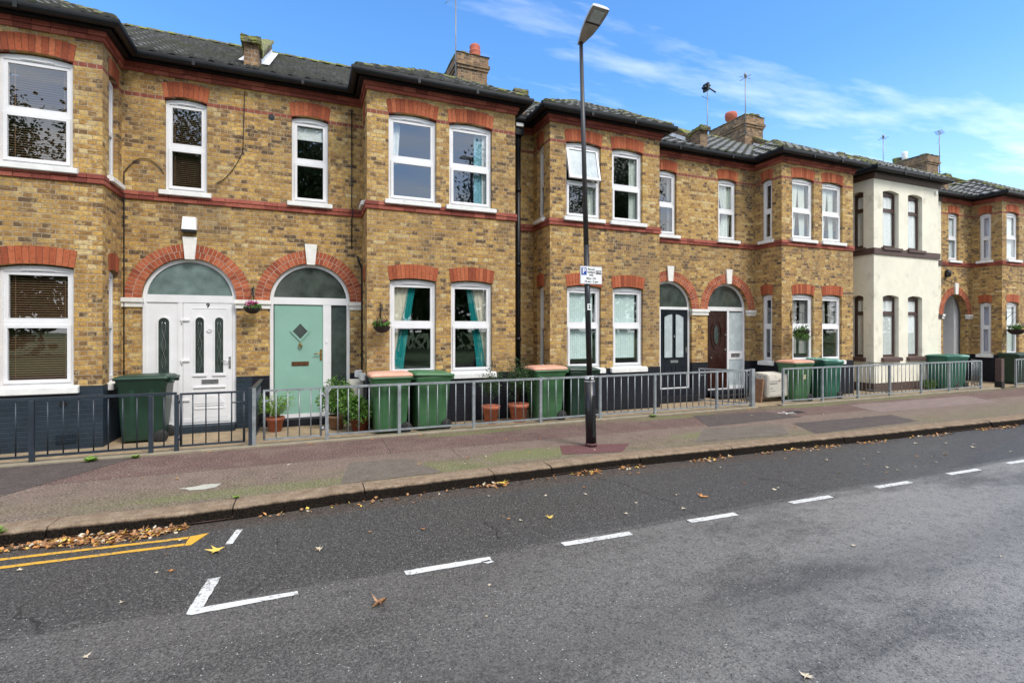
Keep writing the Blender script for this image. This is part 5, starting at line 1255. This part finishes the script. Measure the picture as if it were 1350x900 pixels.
# drifts of litter in the gutter, too many to count
mb = MB(); 
def drift(x0, x1, n, w, h, sz=.05):
    for _ in range(n):
        t_ = R.random(); x = x0+(x1-x0)*t_; env = math.sin(PI*min(1, max(0, t_)))**.5
        y = ky(x)-.10-R.random()**1.3*w*env; z = ROADZ+.01+R.random()*h*env*max(0, 1-(ky(x)-.08-y)/w)
        d = Vector((R.gauss(0, 1), R.gauss(0, 1), R.gauss(0, .35))); leaf_quad(mb, Vector((x, y, z)), d, Vector((R.gauss(0, .4), R.gauss(0, .4), 1)), sz*R.uniform(.7, 1.6), sz*R.uniform(.5, 1.1))
        for f in mb.bm.faces[-1:] if False else []: pass
drift(-2.35, -1.12, 560, .20, .05, .040); drift(-4.2, -2.25, 330, .17, .04, .040)
for x0, x1, n in ((-.5, .1, 14), (.2, 1.1, 24), (1.2, 2.0, 16), (1.95, 2.35, 60), (2.7, 3.1, 10), (3.35, 3.75, 70), (4.1, 4.5, 40), (5.3, 6.1, 70), (6.5, 6.9, 20), (7.2, 8.4, 70), (8.8, 9.6, 40), (10.2, 11.4, 50), (12.2, 13.6, 110), (14.2, 20, 90)): drift(x0, x1, n, .12, .02, .042)
o = mb.build('leaf_litter', [DL_O, DL_B, DL_Y, DL_P], None, recalc=False); tag(o, kind='stuff', label='drifts of brown and orange leaves banked in the gutter against the kerb')
for p_ in o.data.polygons: p_.material_index = R.choice([0, 0, 1, 1, 1, 1, 1, 1, 2, 3])
# scraps of white litter in the gap
q = thing('litter', (9.9, 8.05, 0), 'scrap of white wrapping on the pavement before the gap in the railings', 'litter'); mb = MB()
for k in range(5): a = k*1.3; mb.hexa([(9.86+.0*k, 8.0, .005), (9.88, 7.99, .005), (9.88+.20*math.cos(a), 7.99+.16*math.sin(a), .006), (9.86+.20*math.cos(a), 8.0+.16*math.sin(a), .006)], [(9.86, 8.0, .012), (9.88, 7.99, .012), (9.88+.20*math.cos(a), 7.99+.16*math.sin(a), .016), (9.86+.20*math.cos(a), 8.0+.16*math.sin(a), .016)])
mb.build('wrapper', STONEW, q)
sheet('drain_cover', [(9.9, 7.95), (10.35, 7.9), (10.42, 8.12), (10.0, 8.18)], .006, RUBBER, parent=pav)

# ------------------------------------------------------------------ park side behind the camera (seen only mirrored in the windows)
def tree(x, y, h, r, label):
    t = thing('park_tree', (x, y, 0), label, 'tree', 'trees of the park opposite'); q = MB(); q.tube([(x, y, 0), (x+.1, y, h*.3), (x, y+.1, h*.62)], [.26, .2, .1], 10)
    for k in range(6):
        a = k*1.05; q.tube([(x, y, h*.30+k*.2), (x+math.cos(a)*r*.7, y+math.sin(a)*r*.7, h*.58+k*.25)], [.09, .03], 6)
    q.build('trunk', BARK, t); q = MB(); cluster(q, (x, y, h*.62), (r, r, h*.40), 17000, .25, .18, .3, 40); q.build('crown', LF_T, t, recalc=False)
for i, (x, y, h, r) in enumerate([(-16.5, -14, 16.0, 4.8), (-8.2, -13, 17.0, 4.6), (.2, -13, 18.5, 4.4), (5.9, -16, 9.0, 3.2), (12.8, -13, 18.0, 5.0), (22.5, -13, 18.5, 5.6)]):
    tree(x, y, h, r, ['leftmost park tree across the road', 'park tree opposite the leftmost bay', 'broad park tree opposite the white door', 'park tree opposite the lamp post', 'park tree opposite the cream house', 'rightmost park tree across the road'][i])

mb = MB()
for k in range(30): cluster(mb, (-60+k*5+R.uniform(-1, 1), -34+R.uniform(-3, 3), 5.5), (4.2, 2.5, 7.0), 900, .9, .6, .3, 14)
tag(mb.build('distant_wood', LF_T, None, recalc=False), kind='stuff', label='far belt of trees closing off the park across the road')
# ------------------------------------------------------------------ sky, sun, camera
SUN_EL, SUN_AZ = math.radians(50), math.radians(156)      # azimuth clockwise from +Y
w = bpy.data.worlds.new('World'); SC.world = w; g = G(nodes(w) if False else (setattr(w, 'use_nodes', True) or w.node_tree))
for n in list(g.nt.nodes): g.nt.nodes.remove(n)
sky = g.n('ShaderNodeTexSky', sky_type='NISHITA', sun_disc=False, sun_elevation=SUN_EL, sun_rotation=SUN_AZ, altitude=50, air_density=1.0, dust_density=.6, ozone_density=2.0)
tc = g.n('ShaderNodeTexCoord').outputs['Generated']; sx_, sy_, sz_ = sepx(g, tc)
zz = g.math('MAXIMUM', sz_, .04)
cv = g.n('ShaderNodeCombineXYZ', {0: g.math('DIVIDE', sx_, zz), 1: g.math('DIVIDE', sy_, zz), 2: 0.0}).outputs[0]
cv = g.n('ShaderNodeMapping', {'Vector': cv, 'Rotation': (0, 0, math.radians(-18)), 'Scale': (.30, 1.0, 1), 'Location': (.4, .9, 0)}).outputs[0]
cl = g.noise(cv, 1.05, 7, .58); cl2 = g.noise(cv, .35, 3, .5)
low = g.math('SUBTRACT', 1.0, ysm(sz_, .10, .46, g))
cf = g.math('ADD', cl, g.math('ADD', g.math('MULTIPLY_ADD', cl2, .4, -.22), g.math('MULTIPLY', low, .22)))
cf = g.math('ADD', cf, g.math('MULTIPLY', g.math('SUBTRACT', 1.0, ysm(sy_, -.35, .10, g)), .22))  # unseen cloud bank behind the camera, added for soft neutral light
cf = g.math('ADD', cf, g.math('MULTIPLY', ysm(sz_, .60, .80, g), .26))  # overhead cloud out of view, added to whiten and brighten the scene light
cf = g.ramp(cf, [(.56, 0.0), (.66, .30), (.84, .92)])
skc = g.mix(1.0, sky.outputs[0], (SKYTINT), 'MULTIPLY')
skc = g.mix(g.math('MULTIPLY', g.math('MULTIPLY', low, low), .45), skc, (7.2, 8.2, 9.4))
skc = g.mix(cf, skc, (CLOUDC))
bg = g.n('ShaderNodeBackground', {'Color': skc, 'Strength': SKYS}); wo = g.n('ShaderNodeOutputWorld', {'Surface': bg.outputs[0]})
sd = Vector((math.sin(SUN_AZ)*math.cos(SUN_EL), math.cos(SUN_AZ)*math.cos(SUN_EL), math.sin(SUN_EL)))
L = bpy.data.lights.new('sun', 'SUN'); L.energy = SUNS; L.angle = math.radians(20); L.color = (1, .94, .86)
lo = bpy.data.objects.new('sun', L); col.objects.link(lo); lo.rotation_euler = (-sd).to_track_quat('-Z', 'Y').to_euler()
cam = bpy.data.cameras.new('camera'); cam.sensor_width = 36; cam.lens = 36*657.8/1350; cam.shift_y = -(450-435.26)/1350; cam.clip_end = 2000; cam.clip_start = .05
co = bpy.data.objects.new('camera', cam); col.objects.link(co); co.location = (0, 0, CAMZ); co.rotation_euler = (PI/2, 0, -.3863); SC.camera = co
vs = SC.view_settings; vs.view_transform = 'Standard'; vs.look = 'None'; vs.exposure = EXPO; vs.gamma = 1; vs.use_curve_mapping = False
